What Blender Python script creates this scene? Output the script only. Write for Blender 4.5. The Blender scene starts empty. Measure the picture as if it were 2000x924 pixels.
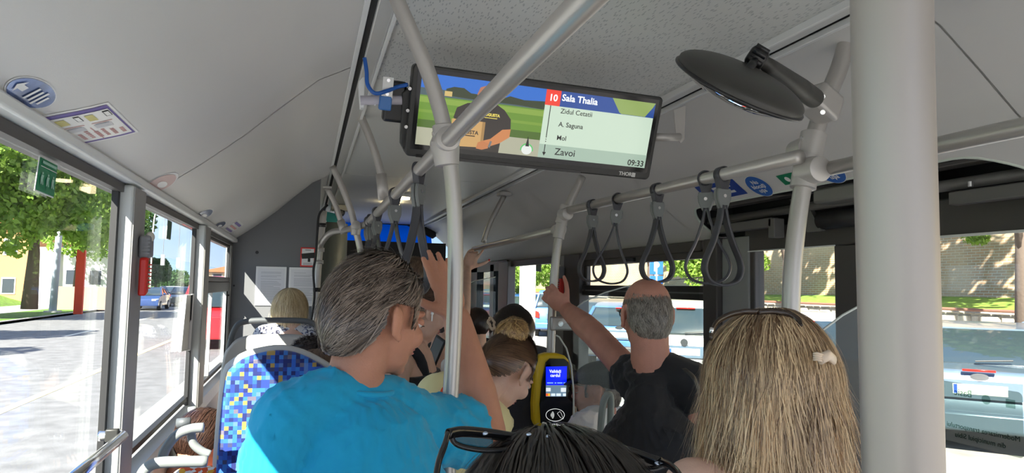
import bpy, bmesh, math, random
import numpy as np
from mathutils import Vector, Matrix, Euler
random.seed(7); RNG = np.random.default_rng(7)
C = bpy.context.scene.collection
PI = math.pi
# ------------------------------------------------------------------ camera
FPX, ROLL = 1360.0, math.radians(2.2)
_yc = np.array([600-1000, -(553-462), FPX]); _yc = _yc/np.linalg.norm(_yc)
_up = np.array([math.sin(ROLL), math.cos(ROLL), 0.0])
_zc = _up - _yc*np.dot(_up, _yc); _zc = _zc/np.linalg.norm(_zc)
_xc = np.cross(_zc, _yc); _xc = _xc*(1 if _xc[0] > 0 else -1)
CM = np.array([_xc, _yc, _zc])            # world axes seen from the camera
EYE = np.array([0.0, 0.0, 1.6])
cam_data = bpy.data.cameras.new('camera'); cam = bpy.data.objects.new('camera', cam_data); C.objects.link(cam)
cam_data.sensor_width = 36; cam_data.lens = FPX/2000*36; cam_data.clip_start = 0.02; cam_data.clip_end = 900
mw = Matrix.Identity(4)
for i in range(3):
    mw[i][0] = CM[i][0]; mw[i][1] = CM[i][1]; mw[i][2] = -CM[i][2]; mw[i][3] = EYE[i]
cam.matrix_world = mw
cam_data.dof.use_dof = False
bpy.context.scene.camera = cam
def _ray(px, py): return CM @ np.array([px-1000, -(py-462), FPX])
def atY(px, py, Y): d = _ray(px, py); return Vector(EYE + d*Y/d[1])
def atX(px, py, X): d = _ray(px, py); return Vector(EYE + d*X/d[0])
def atZ(px, py, Z): d = _ray(px, py); return Vector(EYE + d*(Z-1.6)/d[2])
# ------------------------------------------------------------------ colour management, sun, sky
S = bpy.context.scene
S.view_settings.view_transform = 'Standard'; S.view_settings.look = 'None'
S.view_settings.exposure = 0.8; S.view_settings.gamma = 1.0; S.view_settings.use_curve_mapping = False
S.cycles.max_bounces = 10; S.cycles.diffuse_bounces = 6; S.cycles.transparent_max_bounces = 24
sun_d = bpy.data.lights.new('sun', 'SUN'); sun_d.energy = 13; sun_d.angle = 0.009; sun_d.color = (1.0, .93, .82)
sun = bpy.data.objects.new('sun', sun_d); C.objects.link(sun)
SUN_DIR = Vector((1.0, 1.35, -1.25)).normalized()
sun.rotation_euler = SUN_DIR.to_track_quat('-Z', 'Y').to_euler()
sun.location = (-20, -20, 30)
w = bpy.data.worlds.new('sky'); S.world = w; w.use_nodes = True
nt = w.node_tree; nt.nodes.clear()
wo = nt.nodes.new('ShaderNodeOutputWorld'); bg = nt.nodes.new('ShaderNodeBackground')
tc = nt.nodes.new('ShaderNodeTexCoord'); sep = nt.nodes.new('ShaderNodeSeparateXYZ')
rp = nt.nodes.new('ShaderNodeValToRGB'); nz = nt.nodes.new('ShaderNodeTexNoise'); rp2 = nt.nodes.new('ShaderNodeValToRGB')
mp = nt.nodes.new('ShaderNodeMapping'); mx = nt.nodes.new('ShaderNodeMixRGB')
rp.color_ramp.elements[0].position = 0.0; rp.color_ramp.elements[0].color = (.62, .74, .92, 1)
rp.color_ramp.elements[1].position = 0.55; rp.color_ramp.elements[1].color = (.13, .30, .72, 1)
e = rp.color_ramp.elements.new(0.14); e.color = (.30, .52, .90, 1)
nz.inputs['Scale'].default_value = 2.6; nz.inputs['Detail'].default_value = 7; nz.inputs['Roughness'].default_value = .55
mp.inputs['Scale'].default_value = (1, 1, 3.2); mp.inputs['Location'].default_value = (.35, .1, .25)
rp2.color_ramp.elements[0].position = .47; rp2.color_ramp.elements[1].position = .66
mx.inputs[2].default_value = (.95, .96, .99, 1)
L = nt.links.new
L(tc.outputs['Generated'], sep.inputs[0]); L(sep.outputs['Z'], rp.inputs[0]); L(tc.outputs['Generated'], mp.inputs[0])
L(mp.outputs[0], nz.inputs['Vector']); L(nz.outputs[0], rp2.inputs[0]); L(rp2.outputs[0], mx.inputs[0]); L(rp.outputs[0], mx.inputs[1])
L(mx.outputs[0], bg.inputs[0]); L(bg.outputs[0], wo.inputs[0]); bg.inputs[1].default_value = 1.05
# ------------------------------------------------------------------ materials
MATS = {}
def mat(name, col, rough=.5, metal=0.0, bump=0.0, bscale=60, var=0.0, vscale=8, emit=None, es=1.0, sss=0.0, coat=0.0, spec=None, stretch=None, trans=None):
    if name in MATS: return MATS[name]
    m = bpy.data.materials.new(name); m.use_nodes = True; t = m.node_tree; b = t.nodes['Principled BSDF']
    b.inputs['Base Color'].default_value = (*col, 1); b.inputs['Roughness'].default_value = rough; b.inputs['Metallic'].default_value = metal
    if spec is not None: b.inputs['Specular IOR Level'].default_value = spec
    if sss: b.inputs['Subsurface Weight'].default_value = sss; b.inputs['Subsurface Radius'].default_value = (.02, .008, .004); b.inputs['Subsurface Scale'].default_value = .5
    if coat: b.inputs['Coat Weight'].default_value = coat
    if emit: b.inputs['Emission Color'].default_value = (*emit, 1); b.inputs['Emission Strength'].default_value = es
    if bump or var:
        tc = t.nodes.new('ShaderNodeTexCoord'); mp = t.nodes.new('ShaderNodeMapping'); t.links.new(tc.outputs['Object'], mp.inputs[0])
        if stretch: mp.inputs['Scale'].default_value = stretch
    if var:
        n = t.nodes.new('ShaderNodeTexNoise'); n.inputs['Scale'].default_value = vscale; n.inputs['Detail'].default_value = 4
        t.links.new(mp.outputs[0], n.inputs['Vector'])
        r = t.nodes.new('ShaderNodeValToRGB'); r.color_ramp.elements[0].position = .3; r.color_ramp.elements[1].position = .7
        r.color_ramp.elements[0].color = (*[max(0, c*(1-var)) for c in col], 1); r.color_ramp.elements[1].color = (*[min(1, c*(1+var)) for c in col], 1)
        t.links.new(n.outputs[0], r.inputs[0]); t.links.new(r.outputs[0], b.inputs['Base Color'])
    if bump:
        n = t.nodes.new('ShaderNodeTexNoise'); n.inputs['Scale'].default_value = bscale; n.inputs['Detail'].default_value = 3
        t.links.new(mp.outputs[0], n.inputs['Vector'])
        bp = t.nodes.new('ShaderNodeBump'); bp.inputs['Strength'].default_value = bump; bp.inputs['Distance'].default_value = .01
        t.links.new(n.outputs[0], bp.inputs['Height']); t.links.new(bp.outputs[0], b.inputs['Normal'])
    MATS[name] = m; return m
def glassmat(name, tint=(1, 1, 1), refl=1.0, rough=0.0, haze=0.0):
    if name in MATS: return MATS[name]
    m = bpy.data.materials.new(name); m.use_nodes = True; t = m.node_tree; t.nodes.clear()
    o = t.nodes.new('ShaderNodeOutputMaterial'); tr = t.nodes.new('ShaderNodeBsdfTransparent'); gl = t.nodes.new('ShaderNodeBsdfGlossy')
    fr = t.nodes.new('ShaderNodeLayerWeight'); fr.inputs[0].default_value = .5; pw = t.nodes.new('ShaderNodeMath'); pw.operation = 'POWER'; pw.inputs[1].default_value = 5
    mu = t.nodes.new('ShaderNodeMath'); mu.operation = 'MULTIPLY_ADD'; mu.inputs[1].default_value = .33*refl; mu.inputs[2].default_value = .025*refl; t.links.new(fr.outputs['Facing'], pw.inputs[0])
    ms = t.nodes.new('ShaderNodeMixShader'); tr.inputs[0].default_value = (*tint, 1); gl.inputs['Roughness'].default_value = rough
    t.links.new(pw.outputs[0], mu.inputs[0]); t.links.new(mu.outputs[0], ms.inputs[0]); t.links.new(tr.outputs[0], ms.inputs[1]); t.links.new(gl.outputs[0], ms.inputs[2])
    if haze:
        df = t.nodes.new('ShaderNodeBsdfDiffuse'); df.inputs[0].default_value = (.8, .82, .8, 1); m2 = t.nodes.new('ShaderNodeMixShader'); m2.inputs[0].default_value = haze
        t.links.new(ms.outputs[0], m2.inputs[1]); t.links.new(df.outputs[0], m2.inputs[2]); t.links.new(m2.outputs[0], o.inputs[0])
    else: t.links.new(ms.outputs[0], o.inputs[0])
    MATS[name] = m; return m
def nodes_of(m): return m.node_tree, m.node_tree.nodes, m.node_tree.links, m.node_tree.nodes['Principled BSDF']
# ------------------------------------------------------------------ mesh building
class MB:
    def __init__(s): s.v = []; s.f = []
    def add(s, vs, fs, M=None):
        o = len(s.v)
        for p in vs:
            p = Vector(p); s.v.append(M @ p if M is not None else p)
        for f in fs: s.f.append([i+o for i in f])
        return s
    def box(s, c, d, R=None):
        x, y, z = d[0]/2, d[1]/2, d[2]/2
        vs = [(-x,-y,-z),(x,-y,-z),(x,y,-z),(-x,y,-z),(-x,-y,z),(x,-y,z),(x,y,z),(-x,y,z)]
        M = Matrix.Translation(c) @ (R.to_4x4() if R is not None else Matrix.Identity(4))
        return s.add(vs, [(0,3,2,1),(4,5,6,7),(0,1,5,4),(1,2,6,5),(2,3,7,6),(3,0,4,7)], M)
    def bb(s, x0, x1, y0, y1, z0, z1):
        return s.box(((x0+x1)/2, (y0+y1)/2, (z0+z1)/2), (abs(x1-x0), abs(y1-y0), abs(z1-z0)))
    def ring(s, pts, r, n=16, cap=True, closed=False, flat=None):
        pts = [Vector(p) for p in pts]; k = len(pts); rs = r if isinstance(r, (list, tuple)) else [r]*k
        o = len(s.v); up = None
        for i, p in enumerate(pts):
            if closed: t = (pts[(i+1) % k]-pts[i-1]).normalized()
            else: t = (pts[min(i+1, k-1)]-pts[max(i-1, 0)]).normalized()
            if up is None:
                up = Vector((0, 0, 1)) if abs(t.z) < .9 else Vector((1, 0, 0))
                if flat is not None: up = Vector(flat)
            a = t.cross(up)
            if a.length < 1e-6: a = t.orthogonal()
            a.normalize(); b = a.cross(t).normalized(); up = b
            for j in range(n):
                q = 2*PI*j/n
                ra, rb = (rs[i] if not isinstance(rs[i], (tuple, list)) else rs[i][0]), (rs[i] if not isinstance(rs[i], (tuple, list)) else rs[i][1])
                s.v.append(p + a*math.cos(q)*ra + b*math.sin(q)*rb)
        m = k if closed else k-1
        for i in range(m):
            for j in range(n):
                i2 = (i+1) % k
                s.f.append([o+i*n+j, o+i*n+(j+1) % n, o+i2*n+(j+1) % n, o+i2*n+j])
        if cap and not closed:
            s.f.append([o+j for j in range(n)][::-1]); s.f.append([o+(k-1)*n+j for j in range(n)])
        return s
    def cyl(s, a, b, r, n=20, r2=None): return s.ring([a, b], [r, r if r2 is None else r2], n)
    def ell(s, c, r, R=None, nu=20, nv=12):
        vs = []; fs = []
        for i in range(nv+1):
            ph = PI*i/nv
            for j in range(nu):
                th = 2*PI*j/nu; vs.append((r[0]*math.sin(ph)*math.cos(th), r[1]*math.sin(ph)*math.sin(th), r[2]*math.cos(ph)))
        for i in range(nv):
            for j in range(nu): fs.append((i*nu+j, (i+1)*nu+j, (i+1)*nu+(j+1) % nu, i*nu+(j+1) % nu))
        return s.add(vs, fs, Matrix.Translation(c) @ (R.to_4x4() if R is not None else Matrix.Identity(4)))
    def prism(s, poly, n):      # poly: list of 3-D points in a plane, extruded by vector n
        k = len(poly); poly = [Vector(p) for p in poly]; n = Vector(n)
        vs = poly + [p+n for p in poly]
        fs = [list(range(k))[::-1], [k+i for i in range(k)]] + [[i, (i+1) % k, k+(i+1) % k, k+i] for i in range(k)]
        return s.add(vs, fs)
    def poly(s, pts): return s.add(pts, [list(range(len(pts)))])
    def grid(s, rows):          # list of rows of points
        o = len(s.v); n = len(rows[0])
        for r in rows:
            for p in r: s.v.append(Vector(p))
        for i in range(len(rows)-1):
            for j in range(n-1): s.f.append([o+i*n+j, o+i*n+j+1, o+(i+1)*n+j+1, o+(i+1)*n+j])
        return s
    def lathe(s, prof, M, n=28):
        rows = [[M @ Vector((r*math.cos(2*PI*j/n), r*math.sin(2*PI*j/n), z)) for j in range(n+1)] for r, z in prof]
        return s.grid(rows)
    def mesh(s, name):
        me = bpy.data.meshes.new(name); me.from_pydata([tuple(p) for p in s.v], [], s.f); me.update(); return me
def link(name, me, m, parent=None, smooth=False):
    o = bpy.data.objects.new(name, me); C.objects.link(o)
    if m is not None: me.materials.append(m)
    if smooth: me.polygons.foreach_set('use_smooth', [True]*len(me.polygons))
    if parent is not None:
        o.parent = parent; o.matrix_parent_inverse = parent.matrix_basis.inverted()
    return o
def obj(name, mb, m, parent=None, smooth=False, bevel=0, solid=0, seg=2, auto=False):
    me = mb.mesh(name) if isinstance(mb, MB) else mb
    bm = bmesh.new(); bm.from_mesh(me)
    if len(bm.verts) < 60000: bmesh.ops.remove_doubles(bm, verts=bm.verts, dist=1e-5)
    bmesh.ops.recalc_face_normals(bm, faces=bm.faces)
    bm.to_mesh(me); bm.free()
    o = link(name, me, m, parent, smooth)
    if solid:
        md = o.modifiers.new('solid', 'SOLIDIFY'); md.thickness = solid; md.offset = 0
    if bevel:
        md = o.modifiers.new('bevel', 'BEVEL'); md.width = bevel; md.segments = seg; md.limit_method = 'ANGLE'; md.angle_limit = .6
    if auto or bevel:
        me.polygons.foreach_set('use_smooth', [True]*len(me.polygons))
        try: me.set_sharp_from_angle(angle=.7)
        except Exception: pass
    return o
def tag(o, label=None, cat=None, group=None, kind=None):
    if label: o['label'] = label
    if cat: o['category'] = cat
    if group: o['group'] = group
    if kind: o['kind'] = kind
    return o
def thing(name, label, cat, loc=(0, 0, 0), group=None):
    o = bpy.data.objects.new(name, None); C.objects.link(o); o.location = loc; o.empty_display_size = .05
    bpy.context.view_layer.update() if False else None
    o.matrix_basis = Matrix.Translation(Vector(loc))
    return tag(o, label, cat, group)
def struct(name, mb, m, parent=None, **k):
    o = obj(name, mb, m, parent, **k)
    if parent is None: o['kind'] = 'structure'
    return o
def catmull(pts, n=6):
    pts = [Vector(p) for p in pts]; out = []
    P = [pts[0]*2-pts[1]] + pts + [pts[-1]*2-pts[-2]]
    for i in range(1, len(P)-2):
        for k in range(n):
            t = k/n; a, b, c, d = P[i-1], P[i], P[i+1], P[i+2]
            out.append(.5*((2*b)+(c-a)*t+(2*a-5*b+4*c-d)*t*t+(3*b-a-3*c+d)*t**3))
    out.append(pts[-1]); return out
def frame(o, ex, ez):        # matrix with x along ex, z along ez-ish, y = z x x
    ex = Vector(ex).normalized(); ez = Vector(ez); ez = (ez-ex*ez.dot(ex)).normalized(); ey = ez.cross(ex)
    M = Matrix.Identity(4)
    for i in range(3): M[i][0] = ex[i]; M[i][1] = ey[i]; M[i][2] = ez[i]; M[i][3] = o[i]
    return M
def text(name, s, size, M, m, parent, align='LEFT', bold=0.0, ext=0.0004, mirror=False, sx=1.0):
    cu = bpy.data.curves.new(name, 'FONT'); cu.body = s; cu.size = size; cu.align_x = align; cu.align_y = 'CENTER'; cu.offset = bold; cu.extrude = ext; cu.resolution_u = 3
    t = bpy.data.objects.new(name, cu); C.objects.link(t)
    dg = bpy.context.evaluated_depsgraph_get(); me = bpy.data.meshes.new_from_object(t.evaluated_get(dg))
    bpy.data.objects.remove(t); bpy.data.curves.remove(cu)
    me.transform(M @ Matrix.Diagonal((-sx if mirror else sx, 1, 1, 1))); me.materials.clear()
    return link(name, me, m, parent)
def copy_tree(o, parent=None):
    c = o.copy(); C.objects.link(c); c.parent = parent
    for ch in list(o.children):
        copy_tree(ch, c)
    return c
# flat print placed on a panel: M maps (u right, v up, n out) in metres
def quad(M, u0, u1, v0, v1, n=0.0006):
    return MB().add([(u0, v0, n), (u1, v0, n), (u1, v1, n), (u0, v1, n)], [(0, 1, 2, 3)], M)
def disc(M, u, v, ru, rv, n=0.0006, k=40):
    return MB().add([(u+ru*math.cos(2*PI*i/k), v+rv*math.sin(2*PI*i/k), n) for i in range(k)], [list(range(k))], M)
def pfl(M, pts, n=0.0006): return MB().add([(a, b, n) for a, b in pts], [list(range(len(pts)))], M)
# common materials
ALU = mat('satin_aluminium', (.50, .48, .455), .36, .6, bump=.03, bscale=300)
ALUD = mat('cast_aluminium', (.50, .48, .46), .42, .45)
COVE = mat('ceiling_laminate', (.66, .65, .63), .42, 0, bump=.05, bscale=500)
PANEL = mat('ceiling_panel', (.70, .71, .68), .35)
TRIM = mat('white_trim', (.78, .79, .78), .35)
DARK = mat('dark_rubber', (.02, .02, .022), .6)
FRAME = mat('dark_window_frame', (.075, .068, .066), .5)
GREYP = mat('grey_pillar_paint', (.56, .58, .57), .45, bump=.03, bscale=120)
GREYD = mat('mid_grey_plastic', (.20, .21, .22), .5, bump=.04, bscale=200)
SHELL = mat('seat_shell_plastic', (.50, .50, .48), .45, bump=.05, bscale=300)
HANDLE = mat('charcoal_handle', (.10, .11, .12), .45)
BLACK = mat('black_plastic', (.012, .012, .013), .3)
BLACKM = mat('matt_black_plastic', (.03, .03, .028), .45)
STRAP = mat('strap_rubber', (.055, .055, .065), .38)
BUCK = mat('buckle_grey', (.17, .18, .18), .45, bump=.04, bscale=400)
STEEL = mat('bright_steel', (.8, .8, .8), .2, 1)
WHITE = mat('white_print', (.85, .85, .85), .5)
RED = mat('red_plastic', (.72, .03, .02), .35)
BLUE = mat('blue_print', (.03, .13, .46), .4)
GREEN = mat('green_sticker', (.01, .22, .10), .4)
INK = mat('black_ink', (.02, .02, .02), .6)
GLASS = glassmat('window_glass', (.96, .98, .97), 1.0)
GLASS2 = glassmat('partition_glass', (.90, .93, .92), 1.0)
# ------------------------------------------------------------------ bus shell
XL, XR, ZC, ZW = -.45, 1.92, 2.30, 1.85
TL_, TR_ = .13, 1.28
Y0, Y1, YB = -3.0, 8.3, 4.53
FLOORM = mat('bus_floor', (.30, .30, .29), .6, var=.25, vscale=200)
struct('floor', MB().bb(XL-.1, XR+.1, Y0, Y1, -.06, 0), FLOORM)
# centre ceiling: fleck-patterned panel behind, plain panels ahead
yj = atZ(760, 157, ZC).y
fleck = mat('fleck_pattern_laminate', (.55, .57, .56), .38)
t, N, Lk, b = nodes_of(fleck)
tcn = N.new('ShaderNodeTexCoord'); acc = None
for k in range(5):
    mpn = N.new('ShaderNodeMapping'); mpn.inputs['Rotation'].default_value = (0, 0, [.1, .9, -.7, 1.5, -.25][k]); mpn.inputs['Scale'].default_value = (52, 12, 1) if k % 2 else (46, 13, 1)
    mpn.inputs['Location'].default_value = (k*3.7, k*1.9, 0)
    vo = N.new('ShaderNodeTexVoronoi'); vo.voronoi_dimensions = '2D'; vo.inputs['Scale'].default_value = 1; vo.inputs['Randomness'].default_value = .8
    lt = N.new('ShaderNodeMath'); lt.operation = 'LESS_THAN'; lt.inputs[1].default_value = .085
    # short bar: anisotropic cell distance below a threshold
    Lk.new(tcn.outputs['Object'], mpn.inputs[0]); Lk.new(mpn.outputs[0], vo.inputs['Vector']); Lk.new(vo.outputs['Distance'], lt.inputs[0])
    if acc is None: acc = lt
    else:
        mxn = N.new('ShaderNodeMath'); mxn.operation = 'MAXIMUM'; Lk.new(acc.outputs[0], mxn.inputs[0]); Lk.new(lt.outputs[0], mxn.inputs[1]); acc = mxn
mc = N.new('ShaderNodeMixRGB'); mc.inputs[1].default_value = (.62, .63, .61, 1); mc.inputs[2].default_value = (.40, .42, .42, 1)
Lk.new(acc.outputs[0], mc.inputs[0]); Lk.new(mc.outputs[0], b.inputs['Base Color'])
nzn = N.new('ShaderNodeTexNoise'); nzn.inputs['Scale'].default_value = 160; bpn = N.new('ShaderNodeBump'); bpn.inputs['Strength'].default_value = .25; bpn.inputs['Distance'].default_value = .003
Lk.new(tcn.outputs['Object'], nzn.inputs['Vector']); Lk.new(nzn.outputs[0], bpn.inputs['Height']); Lk.new(bpn.outputs[0], b.inputs['Normal'])
ce = struct('ceiling', MB().bb(TL_-.02, TR_+.02, Y0, Y1+.1, ZC+.03, ZC+.06), PANEL)
obj('ceiling_panel', MB().bb(TL_+.05, TR_-.05, Y0, yj, ZC, ZC+.02), fleck, ce, bevel=.002)
js = [yj+.008, atZ(740, 345, ZC).y, atZ(760, 408, ZC).y, Y1]
for a, b_ in zip(js, js[1:]):
    obj('ceiling_panel', MB().bb(TL_+.05, TR_-.05, a, b_-.008, ZC+.002, ZC+.02), PANEL, ce, bevel=.002)
# longitudinal trims with the dark gap
for side, x, s in (('left', TL_, 1), ('right', TR_, -1)):
    tr = struct('trim_1' if s > 0 else 'trim_2', MB().bb(x+s*.012, x+s*.055, Y0, Y1, ZC-.012, ZC+.02), mat('aluminium_channel', (.70, .70, .68), .38, .35), bevel=.004)
    obj('edge_lip', MB().bb(x+s*.055, x+s*.066, Y0, Y1, ZC-.020, ZC+.01), TRIM, tr, bevel=.002)
    obj('gap_seal', MB().bb(x-s*.010, x+s*.014, Y0, Y1, ZC-.002, ZC+.01), DARK, tr)
    obj('edge_strip', MB().bb(x-s*.022, x-s*.008, Y0, Y1, ZC-.022, ZC-.004), TRIM, tr, bevel=.002)
# cove section: (t outward 0..1, z)
def cove(s):   # s 0 at the centre trim, 1 at the window head
    pts = [(0, ZC-.012), (.18, 2.235), (.36, 2.145), (.55, 2.045), (.74, 1.957), (.88, 1.898), (1, ZW)]
    k = s*6; i = min(5, int(k)); f = k-i; return pts[i][0]+(pts[i+1][0]-pts[i][0])*f, pts[i][1]+(pts[i+1][1]-pts[i][1])*f
def cove_panel(side, ya, yb, s0=0, s1=1, name='cove_panel', par=None):
    rows = []
    for i in range(25):
        q, z = cove(s0+(s1-s0)*i/24)
        x = (TL_-.02)+(XL-TL_+.02)*q if side < 0 else (TR_+.02)+(XR-TR_-.02)*q
        rows.append([(x, ya, z), (x, yb, z)])
    o = obj(name, MB().grid(rows), COVE, par, smooth=True, solid=.006); o.modifiers['solid'].use_rim = False; return o
cl = struct('ceiling_left', MB().bb(XL-.12, TL_-.02, Y0, Y1, ZC+.03, ZC+.06), COVE)
yjl = atX(305, 385, XL+.02).y
for a, b_ in ((Y0, yjl-.003), (yjl+.003, YB), (YB+.03, Y1)): cove_panel(-1, a, b_, par=cl)
cr = struct('ceiling_right', MB().bb(TR_+.02, XR+.12, Y0, Y1, ZC+.03, ZC+.06), COVE)
head_z = 1.815
# exterior skin above the windows closes the roof corners
struct('wall_left', MB().bb(XL-.045, XL-.03, Y0, Y1, head_z+.02, ZC+.06).bb(XL-.16, XL-.04, Y0, Y1, -.3, 1.05).bb(XL-.03, XL-.004, YB, Y1, 1.0, ZW), GREYP)
struct('wall_right', MB().bb(XR+.10, XR+.16, Y0, Y1, ZW-.02, ZC+.06).bb(XR+.06, XR+.16, 3.05, Y1, -.3, .80), GREYD)
# right cove with the openings above the doors
ybreaks = [Y0, .55, 1.14, 3.12, 4.62, 6.4, Y1]
SOP = .62
OY0, OY1 = 1.33, 2.96
cove_panel(1, Y0, 1.254, par=cr); cove_panel(1, 1.26, OY0, par=cr)
cove_panel(1, OY0, OY1, 0, SOP, par=cr); cove_panel(1, OY1, 3.10, par=cr)
for a, b_ in ((3.106, 4.40), (4.406, 6.2), (6.206, Y1)): cove_panel(1, a, b_, par=cr)
def cov_pt(side, y, s):
    q, z = cove(s); x = (TL_-.02)+(XL-TL_+.02)*q if side < 0 else (TR_+.02)+(XR-TR_-.02)*q
    return Vector((x, y, z))
# rounded corners of the opening + light lip round it
cor = MB()
def corner(yc_, s_, dy, ds):
    pts = [cov_pt(1, yc_, s_)]
    for i in range(9):
        a = PI/2*i/8; pts.append(cov_pt(1, yc_+dy*(1-math.sin(a)), s_+ds*(1-math.cos(a))))
    cor.poly(pts)
corner(OY1, SOP, -.12, .22); corner(OY0, SOP, .18, .22)
obj('opening_corner', cor, COVE, cr, solid=.006)
lip = [cov_pt(1, OY1, 1.0)] + [cov_pt(1, OY1-.12*(1-math.sin(a)), SOP+.22*(1-math.cos(a))) for a in [PI/2*(1-i/8) for i in range(9)]] + [cov_pt(1, OY0+.18*(1-math.sin(a)), SOP+.22*(1-math.cos(a))) for a in [PI/2*i/8 for i in range(9)]] + [cov_pt(1, OY0, 1.0)]
obj('opening_lip', MB().ring(lip, .006, 8), mat('pale_green_lip', (.62, .68, .60), .4), cr, smooth=True)
# dark recess with the door mechanism
RCX = 1
rc = thing('door_mechanism', 'exposed dark door mechanism in the black recess above the right doors', 'mechanism', (1.8, 2, 1.85))
RB = mat('recess_black', (.018, .017, .018), .5)
RG = mat('mechanism_grey', (.14, .135, .13), .45)
endp = [cov_pt(1, 0, SOP+(1-SOP)*i/6) for i in range(7)]; endp = [(p.x+.006, 0, p.z+.008) for p in endp]+[(XR+.08, 0, ZW+.01), (XR+.08, 0, 2.18), (endp[0].x+.006, 0, 2.18)]
obj('recess_lining', MB().bb(endp[0][0], XR+.10, OY0-.02, OY1+.02, 2.16, 2.18).bb(XR+.07, XR+.10, OY0-.02, OY1+.02, 1.80, 2.18).prism([(a, OY1, b_) for a, _z, b_ in endp], (0, .02, 0)).prism([(a, OY0-.02, b_) for a, _z, b_ in endp], (0, .02, 0)), RB, rc)
obj('shaft', MB().cyl((1.86, OY0+.01, 1.93), (1.86, OY1-.01, 1.93), .018), RG, rc, smooth=True)
obj('guide_rail', MB().bb(1.84, 1.90, OY0+.01, OY1-.01, 1.985, 2.0), RG, rc, bevel=.003)
for a, b_ in ((2.45, 2.9), (1.36, 1.62)):
    obj('drive_bar', MB().bb(1.83, 1.87, a, b_, 1.865, 1.905), RG, rc, bevel=.004)
    obj('drive_bracket', MB().bb(1.83, 1.88, a-.02, a+.02, 1.82, 1.90), RG, rc, bevel=.003)
    obj('bolt', MB().cyl((1.825, b_-.08, 1.91), (1.825, b_-.08, 1.925), .008, 10), STEEL, rc)
obj('motor_housing', MB().bb(1.76, 1.90, 1.72, 2.12, 1.92, 1.975), mat('housing_grey', (.22, .22, .20), .4), rc, bevel=.01)
obj('crank_arm', MB().prism([(1.85, 2.28, 1.97), (1.85, 2.36, 1.97), (1.85, 2.26, 1.83), (1.85, 2.18, 1.83)], (.02, 0, 0)), RG, rc)
obj('motor', MB().cyl((1.87, 1.95, 1.87), (1.87, 2.2, 1.87), .035), RB, rc, smooth=True)
obj('cable', MB().ring(catmull([(1.83, 1.7, 2.0), (1.80, 1.95, 2.03), (1.84, 2.3, 1.99), (1.83, 2.7, 2.03), (1.86, 2.9, 1.98)]), .006, 8), DARK, rc, smooth=True)
# ------------------------------------------------------------------ left side
head_z = 1.815
lf = struct('trim_3', MB().bb(XL-.03, XL+.035, Y0, YB, ZW-.012, ZW+.012), TRIM, bevel=.006)
lh = struct('trim_4', MB().bb(XL-.03, XL+.01, Y0, YB, head_z, ZW-.014), FRAME)
yp = [(1.90, 2.03, .032), (3.13, 3.29, .036), (4.44, YB, .008)]      # pillars
for i, (a, b_, pr_) in enumerate(yp):
    p = struct('trim_%d' % (5+i), MB().bb(XL-.004, XL+pr_, a, b_, .9, ZW-.016), GREYP, bevel=.006)
    obj('aisle_face_shade', MB().bb(XL+pr_, XL+pr_+.002, a+.004, b_-.004, .9, ZW-.02), mat('pillar_side_painted_shade', (.30, .29, .28), .5), p)  # unlit aisle side of the pillar, its shade painted as a darker grey
    obj('rubber_seal', MB().bb(XL-.012, XL+.002, a-.02, a, 1.0, head_z), DARK, p)
    if i == 2:
        for z in (1.52, 1.58): obj('screw', MB().cyl((XL+.004, a-.003, z), (XL+.007, a+.002, z), .005, 10), BLACK, p)
sill_z = 1.12
sl = struct('baseboard_left', MB().prism([(XL-.1, Y0, sill_z), (XL+.03, Y0, sill_z-.03), (XL+.05, Y0, sill_z-.06), (XL-.1, Y0, sill_z-.06)], (0, YB-Y0, 0)), GREYP)
obj('lower_panel', MB().prism([(XL+.045, Y0, sill_z-.06), (XL+.045, Y0, 0), (XL-.04, Y0, 0), (XL-.04, Y0, sill_z-.06)], (0, YB-Y0, 0)), mat('lower_wall_beige', (.50, .49, .47), .5, bump=.05, bscale=150), sl)
obj('sill_seal', MB().bb(XL-.02, XL-.0, Y0, YB, sill_z-.005, sill_z+.012), DARK, sl)
def pane(x, ya, yb, za, zb, n, par=None, m=GLASS):
    return struct('window_%d' % n, MB().bb(x-.003, x+.003, ya, yb, za, zb), m, par)
pane(XL-.012, Y0, 1.90, sill_z, head_z, 1); pane(XL-.012, 2.03, 3.13, sill_z, head_z, 2)
w3 = pane(XL-.012, 3.29, 4.44, sill_z, 1.55, 3)
pane(XL-.012, 3.29, 4.44, 1.60, head_z, 4)
obj('transom', MB().bb(XL-.03, XL+.012, 3.29, 4.44, 1.545, 1.60), FRAME, w3, bevel=.005)
obj('hopper_rail', MB().bb(XL-.03, XL+.008, 3.29, 4.44, 1.60, 1.625).bb(XL-.03, XL+.0, 3.29, 4.44, 1.80, 1.815), mat('hopper_bronze', (.10, .075, .06), .4), w3, bevel=.004)
obj('sash_post', MB().bb(XL-.02, XL-.003, 4.40, 4.44, sill_z, 1.55).bb(XL-.02, XL-.006, 3.78, 3.80, sill_z, 1.55), GREYP, w3)
# bulkhead behind the front-left seat
BULK = mat('bulkhead_grey', (.15, .155, .165), .5, bump=.08, bscale=400)
rows = [[(XL, YB, 0)], [(XL, YB, ZW)]]
top = [cov_pt(-1, YB, 1-i/12) for i in range(13)]
bk = struct('wall_front', MB().prism([(XL, YB, 0)]+[tuple(p) for p in top if p.x < .06]+[(.06, YB, 2.24), (.06, YB, 0)], (0, .03, 0)), BULK)
obj('lower_lining', MB().bb(XL+.0, .055, YB-.006, YB, 0, 1.38), BULK, bk)
for px, py in ((502, 493), (457, 558)):
    p = atY(px, py, YB-.004); obj('screw', MB().cyl(p, p+Vector((0, .004, 0)), .010 if px > 480 else .006, 12), BLACK, bk)
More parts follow.
